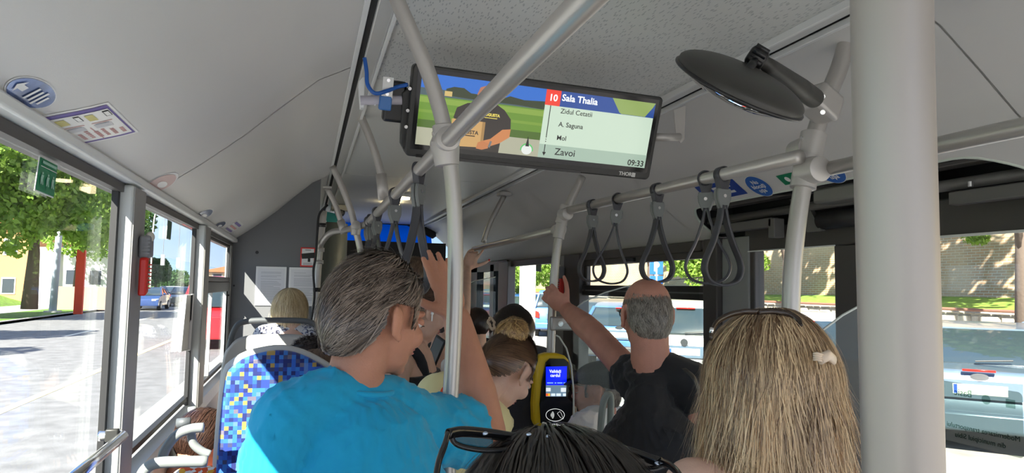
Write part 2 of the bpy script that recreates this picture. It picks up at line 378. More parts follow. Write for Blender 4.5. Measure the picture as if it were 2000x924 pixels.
# panels fixed on it
def framed(label, px0, px1, py0, py1, cat, frm, inner, cam_=False):
    a = atY(px0, py1, YB-.008); b_ = atY(px1, py1, YB-.008); c = atY(px0, py0, YB-.008)
    a.z = (a.z+b_.z)/2; W = b_.x-a.x; H = c.z-a.z
    r = thing('notice_frame' if not cam_ else 'camera_notice', label, cat, (a.x, YB-.003, a.z))
    M = frame(Vector((a.x, YB-.004, a.z)), (1, 0, 0), (0, -1, 0))   # x right, z toward us, y up
    M = Matrix(((1, 0, 0, a.x), (0, 0, -1, YB-.004), (0, 1, 0, a.z), (0, 0, 0, 1)))
    obj('backing', MB().box(M @ Vector((W/2, H/2, 0)), (W, .006, H)), frm, r, bevel=.001)
    bd = .012 if not cam_ else .008
    obj('sheet', quad(M, bd, W-bd, bd, H-bd, .004), inner, r)
    if cam_:
        mb = MB(); ic = (W*.56, H*.50)
        mb.add([(ic[0]-.04, ic[1]-.012, .005), (ic[0]+.035, ic[1]-.005, .005), (ic[0]+.035, ic[1]+.03, .005), (ic[0]-.045, ic[1]+.02, .005)], [(0, 1, 2, 3)], M)
        mb.add([(ic[0]-.005, ic[1]-.03, .005), (ic[0]+.01, ic[1]-.03, .005), (ic[0]+.01, ic[1]-.008, .005), (ic[0]-.005, ic[1]-.008, .005)], [(0, 1, 2, 3)], M)
        obj('camera_symbol', mb, INK, r); lines = [(.85, .3, .7, .003), (.17, .2, .8, .002), (.10, .2, .8, .002)]
        m2 = MB()
        for v, u0, u1, h in lines: m2.add([(W*u0, H*v, .005), (W*u1, H*v, .005), (W*u1, H*v+h, .005), (W*u0, H*v+h, .005)], [(0, 1, 2, 3)], M)
        tag(obj('small_print', m2, INK, r), kind='stuff')
    else:
        m2 = MB(); v = H-.035
        while v > .03:
            u1 = W-.03-(random.random()*.05 if random.random() < .3 else 0)
            m2.add([(.03, v, .005), (u1, v, .005), (u1, v+.0022, .005), (.03, v+.0022, .005)], [(0, 1, 2, 3)], M); v -= .0075 if random.random() > .12 else .014
        tag(obj('small_print', m2, mat('faint_print', (.45, .45, .48), .6), r), kind='stuff')
    return r
PAPER = mat('paper_white', (.78, .78, .80), .6)
framed('left of the two white framed typed notices on the dark grey bulkhead', 497, 557, 520, 597, 'notice', WHITE, PAPER)
framed('right of the two white framed typed notices, beside the front pole', 562, 621, 522, 598, 'notice', WHITE, PAPER)
framed('red bordered notice with a black camera symbol above the framed notices', 586, 615, 483, 521, 'notice', RED, PAPER, True)
# ------------------------------------------------------------------ right side
hz = 1.835
rh = struct('trim_8', MB().bb(XR-.02, XR+.03, 3.10, Y1, hz-.04, ZW+.0), FRAME, bevel=.004)
def rpil(n, ya, yb, m, xin=.03):
    return struct('trim_%d' % n, MB().bb(XR-xin, XR+.03, ya, yb, 0, ZW-.002), m, bevel=.006)
yA0, yA1 = atX(1087, 600, XR).y, atX(1000, 600, XR).y
yPb = atX(1140, 600, XR).y; yPa = atX(1112, 600, XR).y
yB0 = atX(1390, 600, XR).y; yD = atX(1470, 600, XR).y
rpil(9, yPa, yA0, GREYP.copy() if False else mat('pillar_grey_mid', (.30, .31, .31), .5)); rpil(10, yPb-.03, yPa, FRAME, .05)
rpil(11, yB0-.12, yB0, FRAME, .05); rpil(12, yD, yB0-.12, mat('pillar_grey_mid', (.3, .31, .31), .5), .02)
rpil(13, yA1, yA1+.35, mat('pillar_grey_dark', (.15, .15, .16), .5), .05)
w5 = pane(XR+.01, yA0, yA1, .8, hz-.04, 5)
zB = lambda px, py: atX(px, py, XR).z
z1 = zB(1260, 512); z2 = zB(1260, 558); z3 = zB(1260, 582)
w6 = pane(XR+.01, yB0, yPb, .8, z3, 6); w7 = pane(XR+.01, yB0+.05, yPb-.05, z2, z1, 7)
obj('upper_sash', MB().bb(XR-.01, XR+.02, yB0, yPb, z1, hz-.03).bb(XR-.012, XR+.02, yB0, yB0+.06, z2, z1).bb(XR-.012, XR+.02, yPb-.08, yPb, z2, z1), FRAME, w7, bevel=.004)
obj('transom', MB().bb(XR-.025, XR+.02, yB0, yPb, z3, z2), mat('transom_black', (.03, .03, .032), .35), w7, bevel=.006)
obj('transom_groove', MB().bb(XR-.030, XR-.024, yB0+.03, yPb-.1, (z2+z3)/2-.004, (z2+z3)/2+.004), GREYD, w7)
obj('catch', MB().bb(XR-.03, XR+.0, 3.85, 3.97, z1+.004, z1+.03), BLACK, w7, bevel=.004)
# doors: leaf C between post and near pole, leaf D at the right edge
DX = XR+.01
def door(n, ya, yb, ztop, fr, mull=.07):
    d = struct('door_%d' % n, MB().bb(DX-.025, DX+.012, ya, yb, ztop, ztop+fr).bb(DX-.025, DX+.012, ya, ya+mull, .05, ztop).bb(DX-.025, DX+.03, yb-mull*.5, yb, .05, ztop).bb(DX-.025, DX+.012, ya, yb, .05, .2), FRAME, bevel=.006)
    obj('door_glass', MB().bb(DX-.003, DX+.003, ya+mull, yb-mull*.5, .2, ztop), GLASS, d)
    return d
zc_ = atX(1560, 484, DX).z; y_c1 = atX(1640, 550, DX).y; y_c0 = atX(1472, 550, DX).y
dc = door(1, y_c1-.14, y_c0+.03, zc_, .10, .14)
obj('white_edge', MB().bb(DX-.03, DX-.026, y_c1-.01, y_c0, zc_-.006, zc_-.001), TRIM, dc)
zd_ = atX(1900, 460, DX).z
dd = door(2, .50, y_c1-.16, zd_, .12, .06)
obj('white_edge', MB().bb(DX-.03, DX-.026, .5, y_c1-.18, zd_-.004, zd_+.004), TRIM, dd)
struct('trim_14', MB().bb(XR-.02, XR+.08, Y0, .48, ZW-.09, ZW), FRAME)
struct('door_3', MB().bb(DX-.02, DX+.03, y_c1-.22, y_c1-.15, 0, 1.84), BLACKM)
# ------------------------------------------------------------------ front of the bus
CAB = mat('cab_black', (.012, .012, .014), .5)
TURQ = mat('turquoise_panel', (.05, .42, .40), .4)
wf = struct('wall_back', MB().bb(XL-.1, XR+.1, Y1, Y1+.05, 0, 1.0).bb(XL-.1, XL+.05, Y1, Y1+.05, 1, ZC).bb(XR-.1, XR+.1, Y1, Y1+.05, 1, ZC).bb(XL, XR, Y1, Y1+.05, 2.29, ZC+.05), CAB)
struct('window_8', MB().bb(XL+.05, XR-.1, Y1+.01, Y1+.018, 1.0, 2.29), glassmat('windscreen_tinted', (.80, .84, .84), 1.0))
def yq(pts, Y, name, label, cat, m, th=.02):
    o = obj(name, MB().prism([atY(a, b_, Y) for a, b_ in pts], (0, th, 0)), m); return tag(o, label, cat)
BLIND = mat('blue_blind', (.01, .22, .70), .6)
_t, _N, _L, _b = nodes_of(BLIND); _tr = _N.new('ShaderNodeBsdfTranslucent'); _tr.inputs[0].default_value = (.02, .36, 1, 1); _ms = _N.new('ShaderNodeMixShader'); _ms.inputs[0].default_value = .8
_L.new(_b.outputs[0], _ms.inputs[1]); _L.new(_tr.outputs[0], _ms.inputs[2]); _L.new(_ms.outputs[0], [q for q in _N if q.type == 'OUTPUT_MATERIAL'][0].inputs[0])
yq([(655, 425), (690, 428), (796, 436), (842, 462), (844, 483), (660, 470)], 8.2, 'sun_blind', 'bright blue sun blind across the top of the windscreen', 'blind', BLIND, .004)
yq([(632, 412), (668, 420), (668, 452), (640, 440)], 6.6, 'cab_panel', 'turquoise panel beside the front pole above the driver area', 'panel', TURQ)
yq([(660, 422), (850, 440), (852, 462), (846, 466), (796, 440), (660, 432)], 8.1, 'blind_housing', 'black roller housing along the top of the windscreen blind', 'housing', CAB, .06)
cabb = thing('driver_cab', 'dark driver cab with a rounded grey end post behind the bulkhead', 'cab', (.1, 5.5, 0))
obj('cab_wall', MB().bb(XL+.01, 1.45, 7.55, 7.6, 0, 1.9).bb(.0, 1.45, 7.55, 7.6, 1.9, 2.06), CAB, cabb)
obj('end_post', MB().ring([(.16, 6.0, 0), (.16, 6.0, 2.1)], .15, 32), mat('cab_grey_green', (.13, .15, .145), .45), cabb, smooth=True)
obj('cab_door', MB().bb(.2, .24, 6.0, 7.5, 0, 1.5), CAB, cabb)
fd = struct('door_4', MB().bb(XR-.04, XR+.04, 6.6, 6.7, 0, 1.83).bb(XR-.04, XR+.04, 7.1, 7.25, 0, 1.83).bb(XR-.04, XR+.04, 7.85, Y1, 0, 1.83).bb(XR-.04, XR+.04, 6.6, Y1, 1.76, 1.86), CAB)
obj('door_glass', MB().bb(XR, XR+.005, 6.7, Y1, .1, 1.76), glassmat('tinted_glass', (.45, .5, .5), 1.0), fd)
# ceiling bits at the front
lamp = thing('ceiling_lamp', 'small round lit lamp on the front ceiling between the hanging straps', 'lamp', atZ(788, 378, ZC))
p = atZ(788, 378, ZC); obj('lamp_housing', MB().cyl(p+Vector((0, 0, .0)), p-Vector((0, 0, .03)), .06, 24), TRIM, lamp, smooth=True)
obj('lens', MB().cyl(p-Vector((0, 0, .03)), p-Vector((0, 0, .045)), .05, 24), mat('lamp_lens', (.9, .85, .7), .4, emit=(1, .82, .5), es=6), lamp, smooth=True)
p = atZ(766, 394, ZC); dl = thing('door_light', 'small rectangular lit lamp on the ceiling left of the round lamp', 'lamp', p)
obj('lens', MB().box(p-Vector((0, 0, .03)), (.10, .2, .03)), mat('lamp_lens', (.9, .85, .7), .4), dl, bevel=.005)
p = atZ(664, 400, ZC); cc = thing('ceiling_camera', 'beige dome camera on the front ceiling by the left poles', 'camera', p)
obj('mount', MB().box(p-Vector((0, 0, .03)), (.15, .14, .05)), mat('beige_plastic', (.62, .58, .48), .5), cc, bevel=.01)
obj('dome', MB().ell(p-Vector((0, .03, .07)), (.045, .045, .045)), BLACK, cc, smooth=True)
# ------------------------------------------------------------------ rails and poles
RAD = .0185
def tube(name, pts, m=ALU, par=None, r=RAD, n=24, smooth=True): return obj(name, MB().ring(pts, r, n), m, par, smooth=smooth)
def clamp(par, p, d1, d2, r=RAD, L=.05, name='clamp'):
    """cast T clamp: a sleeve along each of the two tubes"""
    d1 = Vector(d1).normalized(); d2 = Vector(d2).normalized(); p = Vector(p)
    mb = MB().ring([p-d1*L, p-d1*L*.96, p+d1*L*.96, p+d1*L], [r*1.18, r*1.32, r*1.32, r*1.18], 24)
    mb.ring([p, p+d2*L*.5, p+d2*L*1.25, p+d2*L*1.3], [r*1.6, r*1.5, r*1.32, r*1.18], 24)
    c = obj(name, mb, ALUD, par, auto=True)
    s = d1.cross(d2).normalized()
    for q_ in (-1, 1): obj('bolt', MB().cyl(p+s*q_*r*1.2+d1*.02, p+s*q_*r*1.42+d1*.02, .005, 10), STEEL, c)
    return c
LZ = 1.935
lr = thing('handrail', 'long aluminium ceiling handrail running diagonally from upper centre to the front left pole', 'handrail', (.3, -.5, LZ))
lpts = [(.30, -.6, LZ), (.30, 1.6, LZ), (.298, 3.75, LZ-.01)] 
bend = catmull([Vector((.298, 3.75, LZ-.01)), Vector((.28, 3.95, LZ-.012)), Vector((.21, 4.16, LZ-.02)), Vector((.12, 4.3, LZ-.035)), atY(621, 484, 4.4)], 6)
tube('rail', lpts[:2]+bend, par=lr)
# centre pole with the bend to the ceiling
def pole(name, label, pix, Y, group=None, ext=None, r=RAD, base=0.0):
    pts = catmull([atY(a, b_, Y) for a, b_ in pix], 5)
    if base is not None:
        q = pts[-1]; pts = pts+[Vector((q.x, Y, q.z-.2)), Vector((q.x, Y, base))]
    t = thing(name, label, 'pole', (pts[-1].x, Y, pts[-1].z), group); tube('tube', pts, par=t, r=r)
    return t, pts
pA, ptsA = pole('grab_pole', 'curved centre pole crossing in front of the screen and the arm of the blue-shirted man', [(757, -60), (775, -2), (802, 60), (832, 130), (855, 200), (872, 270), (884, 360), (889, 450), (889, 560), (884, 700), (877, 820)], 1.6)
a0 = ptsA[0]; obj('ceiling_foot', MB().cyl(a0-Vector((0, 0, .01)), Vector((a0.x-.005, 1.6, ZC-.004)), .03, 20), ALUD, pA, smooth=True)
cpt = atY(868, 275, 1.6)
clamp(pA, (cpt+Vector((.3, 1.6, LZ)))/2, (0, 1, 0), (.12, 0, -1), r=.0215, L=.045)
clamp(pA, (cpt+Vector((.3, 1.6, LZ)))/2+Vector((0, .0, .0)), (-.12, 0, 1), (0, 1, 0), r=.020, L=.04)
def rail_y(px):     # depth where the left rail is seen at pixel column px
    lo, hi = .4, 5.
    for _ in range(40):
        m = (lo+hi)/2; c = CM.T @ (np.array((.3, m, LZ))-EYE); x = 1000+FPX*c[0]/c[2]
        if x > px: lo = m
        else: hi = m
    return lo
for lab, pix, px in (('second curved bracket tube from the left trim down to the diagonal handrail', [(686, 196), (708, 235), (730, 290), (744, 340), (750, 390)], 752),
                     ('short curved bracket tube, last one before the front pole', [(639, 368), (655, 400), (665, 430), (673, 456)], 676)):
    Yb = min(rail_y(px), 4.2); pts = catmull([atY(a, b_, Yb) for a, b_ in pix], 5)
    t = thing('rail_bracket', lab, 'bracket', pts[-1]); tube('tube', pts, par=t, r=.0165)
    obj('end_sleeve', MB().ring([pts[-6], pts[-1]], [.022, .024], 20), ALUD, t, smooth=True)
    obj('top_clip', MB().box(pts[0]+Vector((0, 0, .004)), (.05, .05, .014)), ALUD, t, bevel=.004)
Yc = rail_y(693)
pC, _p = pole('grab_pole', 'curved aluminium pole descending behind the hair of the man in blue', [(649, 325), (668, 365), (685, 410), (695, 450), (704, 490), (709, 540)], min(Yc, 3.9), r=.018)
clamp(pC, atY(695, 441, min(Yc, 3.9)), (0, 1, 0), (0, 0, -1), r=.019, L=.04)
pE, ptsE = pole('grab_pole', 'straight front pole at the bulkhead end with black cables strapped along it', [(632, 412), (626, 470), (620, 540), (613, 640), (608, 700)], 4.4, r=.021)
for a, b_ in ((440, 5), (488, 5), (512, 4), (566, 4)):
    q = atY(632-(a-412)*.083, a, 4.4); obj('sleeve_joint', MB().cyl(q-Vector((0, 0, .012)), q+Vector((0, 0, .012)), .0245, 20), BLACK if a in (440, 566) else ALUD, pE, smooth=True)
tag(obj('cable', MB().ring(catmull([atY(640, 400, 4.35), atY(624, 418, 4.35), atY(620, 450, 4.35), atY(617, 500, 4.35), atY(612, 530, 4.35), atY(614, 580, 4.35), atY(606, 640, 4.35)], 6), .007, 8), DARK, None, smooth=True), 'black cable running down beside the front pole', 'cable')
# right side rails
MR = [atX(1100, 414, 1.13), atX(1562, 306, 1.18)]
mr = thing('handrail', 'right aluminium handrail carrying the five dark hanging straps', 'handrail', MR[0])
tube('rail', MR, par=mr)
fr_ = [atX(1092, 448, 1.13), atX(925, 487, 1.13)]
f2 = thing('handrail', 'far right handrail held by the raised hands', 'handrail', fr_[0]); tube('rail', fr_, par=f2)
nr = [atX(1590, 336, 1.26), atX(1990, 250, 1.26)]; nr.append(nr[1]+(nr[1]-nr[0])*.9)
n3 = thing('handrail', 'near right handrail passing behind the thick blurred pole', 'handrail', nr[0]); tube('rail', nr, par=n3)
pF, ptsF = pole('grab_pole', 'curved aluminium pole on the right that carries the dark round mirror', [(1655, 78), (1640, 130), (1612, 200), (1592, 262), (1575, 330), (1562, 400), (1553, 470), (1547, 540), (1544, 620)], 1.5, r=.0225)
q = ptsF[0]; obj('ceiling_foot', MB().prism([q+Vector((-.05, -.03, .06)), q+Vector((.05, -.03, .075)), q+Vector((.06, -.03, .03)), q+Vector((.02, -.03, -.01)), q+Vector((-.03, -.03, -.01))], (0, .06, 0)), ALUD, pF, bevel=.008)
c1 = atY(1583, 292, 1.5); c2 = atY(1573, 336, 1.5)
clamp(pF, c1, (.25, 0, 1), (MR[0]-MR[1]), r=.0245, L=.045); clamp(pF, c2, (.2, 0, 1), (nr[1]-nr[0]), r=.0245, L=.045)
pG, ptsG = pole('grab_pole', 'thin middle pole gripped by the bald man, with the card validator', [(1137, 345), (1113, 395), (1096, 442), (1086, 500), (1080, 570), (1077, 640), (1075, 700)], 3.0, r=.019)
clamp(pG, atY(1100, 420, 3.0), (.3, 0, 1), (MR[1]-MR[0]), r=.020, L=.045); clamp(pG, atY(1094, 448, 3.0), (.2, 0, 1), (fr_[1]-fr_[0]), r=.020, L=.045)
pH, ptsH = pole('rail_bracket', 'far curved bracket tube above the raised hands', [(985, 382), (970, 410), (955, 440), (944, 474)], fr_[1].y-.12, base=None, r=.018)
pH['category'] = 'bracket'
obj('top_clip', MB().box(ptsH[0]+Vector((0, 0, .01)), (.09, .09, .03)), ALUD, pH, bevel=.006)
gq = atY(1100, 632, 2.96); obj('glass_clamp', MB().box(gq, (.125, .03, .062)), ALUD, pG, bevel=.008)
obj('bolt', MB().cyl(gq+Vector((-.02, -.022, 0)), gq+Vector((-.02, -.014, 0)), .012, 14), STEEL, pG)
# thick near pole on the right
np_top, np_bot = atY(1738, -80, .12), atY(1762, 1010, .12)
npt = thing('grab_pole', 'thick out-of-focus aluminium pole close to the camera on the right', 'pole', (np_bot.x, np_bot.y, 0))
_mid = atY(1748, 300, .14); _d = (np_bot-np_top)
dist = .285
def near(px, py): d = _ray(px, py); d = d/d.dot(CM.T[2])*dist; return Vector(EYE+d)
n0, n1, n2, n3_ = near(1738, -200), near(1742, 120), near(1752, 500), near(1768, 1100)
tube('tube', [Vector((n1.x, n1.y, ZC+.0))]+catmull([n0, n1, n2, n3_], 6)+[Vector((n3_.x, n3_.y, 0))], mat('brushed_near_pole', (.40, .37, .345), .45, .6), npt, r=.0152, n=48)
# ------------------------------------------------------------------ hanging straps
def strap(p, yaw, label, hb=.065, loop=.225, wd=.058, tilt=0, group='hanging straps on the right handrail', swing=0, bw=.024):
    p = Vector(p); t = thing('hanging_strap', label, 'strap', p, group)
    M = Matrix.Translation(p) @ Matrix.Rotation(yaw, 4, 'Z') @ Matrix.Rotation(swing, 4, 'X') @ Matrix.Rotation(tilt, 4, 'Y')
    # band round the rail (rail roughly along local y)
    k = []; R = RAD+.004
    for i in range(25):
        a = 2*PI*i/24; k.append(M @ Vector((R*math.sin(a), 0, R*math.cos(a))))
    mb = MB(); o = 0
    rows = []
    for dy in (-bw/2, bw/2):
        rows.append([M @ Vector((R*math.sin(2*PI*i/24), dy, R*math.cos(2*PI*i/24))) for i in range(25)])
    obj('rail_band', MB().grid(rows), STRAP, t, smooth=True, solid=.004)
    nk = MB()
    nk.prism([M @ Vector(q) for q in ((-R, -bw/2, -.006), (-.012, -bw/2, -.045), (.012, -bw/2, -.045), (R, -bw/2, -.006), (R*.6, -bw/2, -.02), (-R*.6, -bw/2, -.02))], (M.to_3x3() @ Vector((0, bw, 0))))
    obj('neck', nk, STRAP, t)
    zt = -.042; prof = [(-.021, zt), (-.024, zt-.012), (-.023, zt-hb*.5), (-.012, zt-hb*.93), (0, zt-hb), (.012, zt-hb*.93), (.023, zt-hb*.5), (.024, zt-.012), (.021, zt)]
    for s in (-1, 1):
        hf = obj('buckle_half', MB().prism([M @ Vector((x, s*.0012, z)) for x, z in prof], M.to_3x3() @ Vector((0, s*.0105, 0))), BUCK, t, bevel=.003)
        obj('rivet', MB().cyl(M @ Vector((0, s*.0112, zt-.022)), M @ Vector((0, s*.0135, zt-.022)), .0052, 16), STEEL, hf, smooth=False)
    z0 = zt-hb+.012; pts = [(-.004, z0), (-.012, z0-loop*.18), (-wd*.52, z0-loop*.45), (-wd*.93, z0-loop*.68), (-wd, z0-loop*.82), (-wd*.72, z0-loop*.95), (0, z0-loop), (wd*.72, z0-loop*.95), (wd, z0-loop*.82), (wd*.93, z0-loop*.68), (wd*.52, z0-loop*.45), (.012, z0-loop*.18), (.004, z0)]
    sm = catmull([(a, 0, b_) for a, b_ in pts], 5)
    rows = [[M @ (q+Vector((0, dy, 0))) for q in sm] for dy in (-.0125, -.008, .008, .0125)]
    obj('loop', MB().grid(rows), STRAP, t, smooth=True, solid=.0075)
    return t
def on_mid(px):
    f = (px-1100)/(1562-1100); lo, hi = 0., 1.
    for _ in range(40):
        m = (lo+hi)/2; q = MR[0].lerp(MR[1], m); c = CM.T @ (np.array(q)-EYE); x = 1000+FPX*c[0]/c[2]
        if x < px: lo = m
        else: hi = m
    return MR[0].lerp(MR[1], lo)
for px, yaw, lab, lo, wd, tl in ((1157, .15, 'leftmost of the five hanging straps on the right handrail, loop behind its twisted neighbour', .225, .060, .0),
                             (1207, -.35, 'second hanging strap from the left on the right handrail, swung aside with a glinting rivet', .235, .065, .10),
                             (1284, .10, 'single hanging strap in the middle of the right handrail', .225, .062, .0),
                             (1378, -.65, 'left one of the close pair of straps beside the blue round sticker', .23, .065, -.02),
                             (1411, .05, 'right one of the close pair of straps, hanging nearest the mirror pole', .235, .063, .0)):
    strap(on_mid(px), yaw, lab, .065 if px < 1300 else .062, lo, wd, tl)
for px, yaw, lab, lo, wd in ((818, .9, 'nearest hanging strap on the diagonal handrail, left of the centre pole', .26, .07), (772, .25, 'hanging strap on the diagonal handrail below the round ceiling lamp', .25, .06),
                         (737, .5, 'hanging strap above the forehead of the man in blue, beside the bracket clamp', .24, .06), (724, .95, 'strap hanging second from the far end of the diagonal handrail', .24, .06), (706, .3, 'farthest strap on the diagonal handrail above the grey hair', .24, .055)):
    strap((.30, min(rail_y(px), 3.72), LZ), yaw, lab, .072, lo, wd, 0, 'hanging straps on the diagonal handrail', bw=.02)
# ------------------------------------------------------------------ information screen
TLc, TRc, BLc, BRc = atY(812, 124, 1.87), atY(1300, 190, 1.87), atY(786, 303, 1.95), atY(1264, 352, 1.95)
ex = ((TRc-TLc)+(BRc-BLc))/2; ezv = ((TLc-BLc)+(TRc-BRc))/2; Wt = ex.length; Ht = ezv.length
ctr = (TLc+TRc+BLc+BRc)/4; Mt = frame(ctr, ex, ezv)         # x right, y away, z up
exn, ezn = Vector(Mt.col[0][:3]), Vector(Mt.col[2][:3]); eyn = Vector(Mt.col[1][:3])
if eyn.y < 0: eyn = -eyn
MS = Matrix.Identity(4)
for i in range(3): MS[i][0] = exn[i]; MS[i][1] = ezn[i]; MS[i][2] = -eyn[i]; MS[i][3] = ctr[i]     # u right, v up, n toward viewer
tv = thing('information_screen', 'wide black information screen showing the stops ahead, hung from the ceiling', 'screen', ctr)
def rr(w_, h_, r_, k=6):
    out = []
    for sx, sy, a0 in ((1, 1, 0), (-1, 1, 90), (-1, -1, 180), (1, -1, 270)):
        for i in range(k+1):
            a = math.radians(a0+90*i/k); out.append((sx*(w_/2-r_)+r_*math.cos(a), sy*(h_/2-r_)+r_*math.sin(a)))
    return out
o_ = rr(Wt, Ht, .014)
obj('housing', MB().prism([MS @ Vector((a, b_, 0)) for a, b_ in o_], eyn*.05), BLACKM, tv, bevel=.004)
SU0, SU1, SV0, SV1 = -Wt/2+.026, Wt/2-.024, -Ht/2+.036, Ht/2-.022
obj('glass_bezel', quad(MS, SU0-.012, SU1+.012, SV0-.014, SV1+.012, .0012), mat('bezel_gloss', (.008, .008, .009), .12), tv)
SW, SH = SU1-SU0, SV1-SV0
def scr(col, s=.75):
    n_ = 'screen_%02x%02x%02x' % tuple(int(c*255) for c in col); n_ = n_ if s == .75 else n_+'b'
    return mat('lit_'+n_, tuple(c*.3 for c in col), .15, emit=col, es=s)
dsp = obj('display', quad(MS, SU0, SU1, SV0, SV1, .0018), scr((.42, .52, .42)), tv)
def lit(name, u0, u1, v0, v1, col, n=.0022, s=.75): return obj(name, quad(MS, SU0+u0*SW, SU0+u1*SW, SV0+v0*SH, SV0+v1*SH, n), scr(col, s), dsp)
def litp(name, pts, col, n=.003, s=.75): return obj(name, pfl(MS, [(SU0+a*SW, SV0+b_*SH) for a, b_ in pts], n), scr(col, s), dsp)
lit('sky_picture', 0, .51, .74, 1, (.02, .11, .42)); lit('far_hills', 0, .51, .70, .80, (.05, .08, .09), .0024)
litp('dark_trees', [(.1, .73), (.1, .82), (.13, .86), (.17, .86), (.2, .80), (.33, .78), (.36, .83), (.42, .80), (.51, .82), (.51, .70), (.4, .72), (.2, .72)], (.025, .035, .015))
lit('field', 0, .51, .30, .74, (.10, .20, .02), .0023); lit('field_near', 0, .51, .24, .36, (.05, .10, .012), .0025)
lit('field_band', 0, .51, .60, .68, (.17, .27, .04), .0025); lit('field_band', 0, .51, .46, .50, (.14, .24, .03), .0025)
lit('path_picture', 0, .51, 0, .25, (.30, .30, .22), .0026); lit('hut', .095, .125, .72, .79, (.45, .33, .12), .0032)
litp('pictured_shirt', [(.16, .0), (.165, .35), (.14, .44), (.15, .58), (.19, .66), (.24, .69), (.31, .69), (.345, .62), (.375, .50), (.38, .34), (.345, .28), (.34, .0)], (.022, .017, .014), .0034)
litp('pictured_arm', [(.345, .34), (.38, .36), (.378, .24), (.34, .14), (.30, .08), (.265, .06), (.26, .14), (.30, .19)], (.42, .16, .055), .0038)
litp('pictured_face', [(.235, .70), (.225, .80), (.235, .90), (.255, .93), (.28, .92), (.29, .80), (.28, .70)], (.32, .13, .07), .0036)
litp('pictured_box', [(.135, .03), (.135, .42), (.26, .42), (.26, .05)], (.42, .25, .09), .0036); litp('box_side', [(.26, .05), (.26, .42), (.272, .42), (.272, .06)], (.26, .15, .05), .0037)
litp('pictured_hand', [(.245, .03), (.25, .12), (.27, .15), (.295, .12), (.295, .05), (.27, .02)], (.38, .14, .05), .004); litp('wristwatch', [(.293, .07), (.30, .16), (.308, .155), (.302, .06)], (.12, .12, .12), .0042)
inkl = scr((.01, .01, .01)); whl = scr((.85, .88, .86)); yel = scr((.55, .45, .08))
def stext(s, u, v, size, m, n=.0045, bold=0, al='LEFT', sx=1.0):
    return text('lettering', s, size*SH, MS @ Matrix.Translation((SU0+u*SW, SV0+v*SH, n)), m, dsp, al, bold, .0001, sx=sx)
stext('AUGUSTA', .292, .53, .055, yel, bold=.0006, al='CENTER'); lit('tiny_line', .265, .318, .482, .492, (.55,.45,.08), .0045)
stext('AUGUSTA', .20, .25, .075, inkl, bold=.0004, al='CENTER'); lit('tiny_line', .165, .235, .195, .21, (.03,.02,.01), .0045)
lit('header', .573, 1, .775, 1, (.012, .05, .22), .003); lit('route_square', .509, .573, .775, 1, (.62, .035, .02), .0032); lit('last_stop_band', .51, 1, .0, .20, (.27, .36, .29), .0028)
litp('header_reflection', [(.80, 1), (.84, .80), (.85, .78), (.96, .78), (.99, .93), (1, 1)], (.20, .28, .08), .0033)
stext('10', .541, .885, .135, whl, bold=.0006, al='CENTER', n=.005); stext('Sala Thalia', .578, .905, .135, whl, bold=.0005, n=.005)
stext('Zidul Cetatii', .580, .71, .10, inkl, bold=.0001); stext('A. Saguna', .580, .515, .10, inkl, bold=.0002); stext('Mol', .580, .315, .10, inkl, bold=.0002); stext('Zavoi', .580, .105, .145, inkl, bold=.0002)
stext('09:33', .992, .06, .125, inkl, bold=.0004, al='RIGHT', n=.005)
lit('route_line', .533, .5365, .30, .775, (.01, .01, .01), .004); lit('route_line', .533, .5365, .235, .25, (.01, .01, .01), .004); lit('route_line', .533, .5365, .27, .283, (.01, .01, .01), .004); lit('route_line', .533, .5365, .06, .20, (.01, .01, .01), .004)
litp('arrow_head', [(.5265, .085), (.5348, .03), (.543, .085)], (.01, .01, .01), .004)
lg = obj('picture_emblem', disc(MS, SU0+.458*SW, SV0+.09*SH, .016, .014, .004), scr((.55, .57, .55)), dsp)
for i in range(14):
    a = PI*i/13; u, v = SU0+.458*SW+.018*math.cos(a), SV0+.085*SH+.018*math.sin(a)
    obj('emblem_dot', disc(MS, u, v, .0022, .0022, .0044, 8), scr([(.02, .12, .5), (.05, .4, .1)][i > 6 and 0 or 1]), lg)
obj('emblem_spire', pfl(MS, [(SU0+.450*SW, SV0+.14*SH), (SU0+.458*SW, SV0+.29*SH), (SU0+.466*SW, SV0+.14*SH)], .0046), inkl, lg)
text('maker_lettering', 'THORE', .0155, MS @ Matrix.Translation((Wt/2-.105, -Ht/2+.012, .0016)), mat('lettering_grey', (.6, .6, .58), .4), tv, bold=.0006)
obj('maker_mark', quad(MS, Wt/2-.062, Wt/2-.050, -Ht/2+.005, -Ht/2+.018, .0018), mat('lettering_grey', (.6, .6, .58), .4), tv)
# hangers
lb = Vector((TL_, 1.95, 0))
def MSp(u, v, n=0): return MS @ Vector((u, v, n))
obj('side_plate', MB().prism([MSp(-Wt/2-.022, Ht/2-.085, -.02), MSp(-Wt/2+.002, Ht/2-.065, -.02), MSp(-Wt/2+.004, -Ht/2+.004, -.02), MSp(-Wt/2-.012, -Ht/2+.03, -.02)], eyn*.03), BLACKM, tv, bevel=.003)
jb = obj('junction_box', MB().box(MSp(-Wt/2-.038, Ht/2-.112, -.05), (.06, .05, .115), Mt.to_3x3()), BLACK, tv, bevel=.008)
obj('blue_block', MB().box(MSp(-Wt/2-.066, Ht/2-.117, -.012), (.034, .035, .04), Mt.to_3x3()), mat('blue_plastic', (.05, .17, .45), .35), jb, bevel=.004)
obj('zinc_plate', MB().box(MSp(-Wt/2-.064, Ht/2-.075, .003), (.030, .003, .058), Mt.to_3x3()), mat('zinc_plate', (.55, .56, .55), .35, .6), jb, bevel=.001)
for v in (.055, .092): obj('plate_bolt', MB().cyl(MSp(-Wt/2-.064, Ht/2-v, .003), MSp(-Wt/2-.064, Ht/2-v, .010), .005, 8), STEEL, jb)
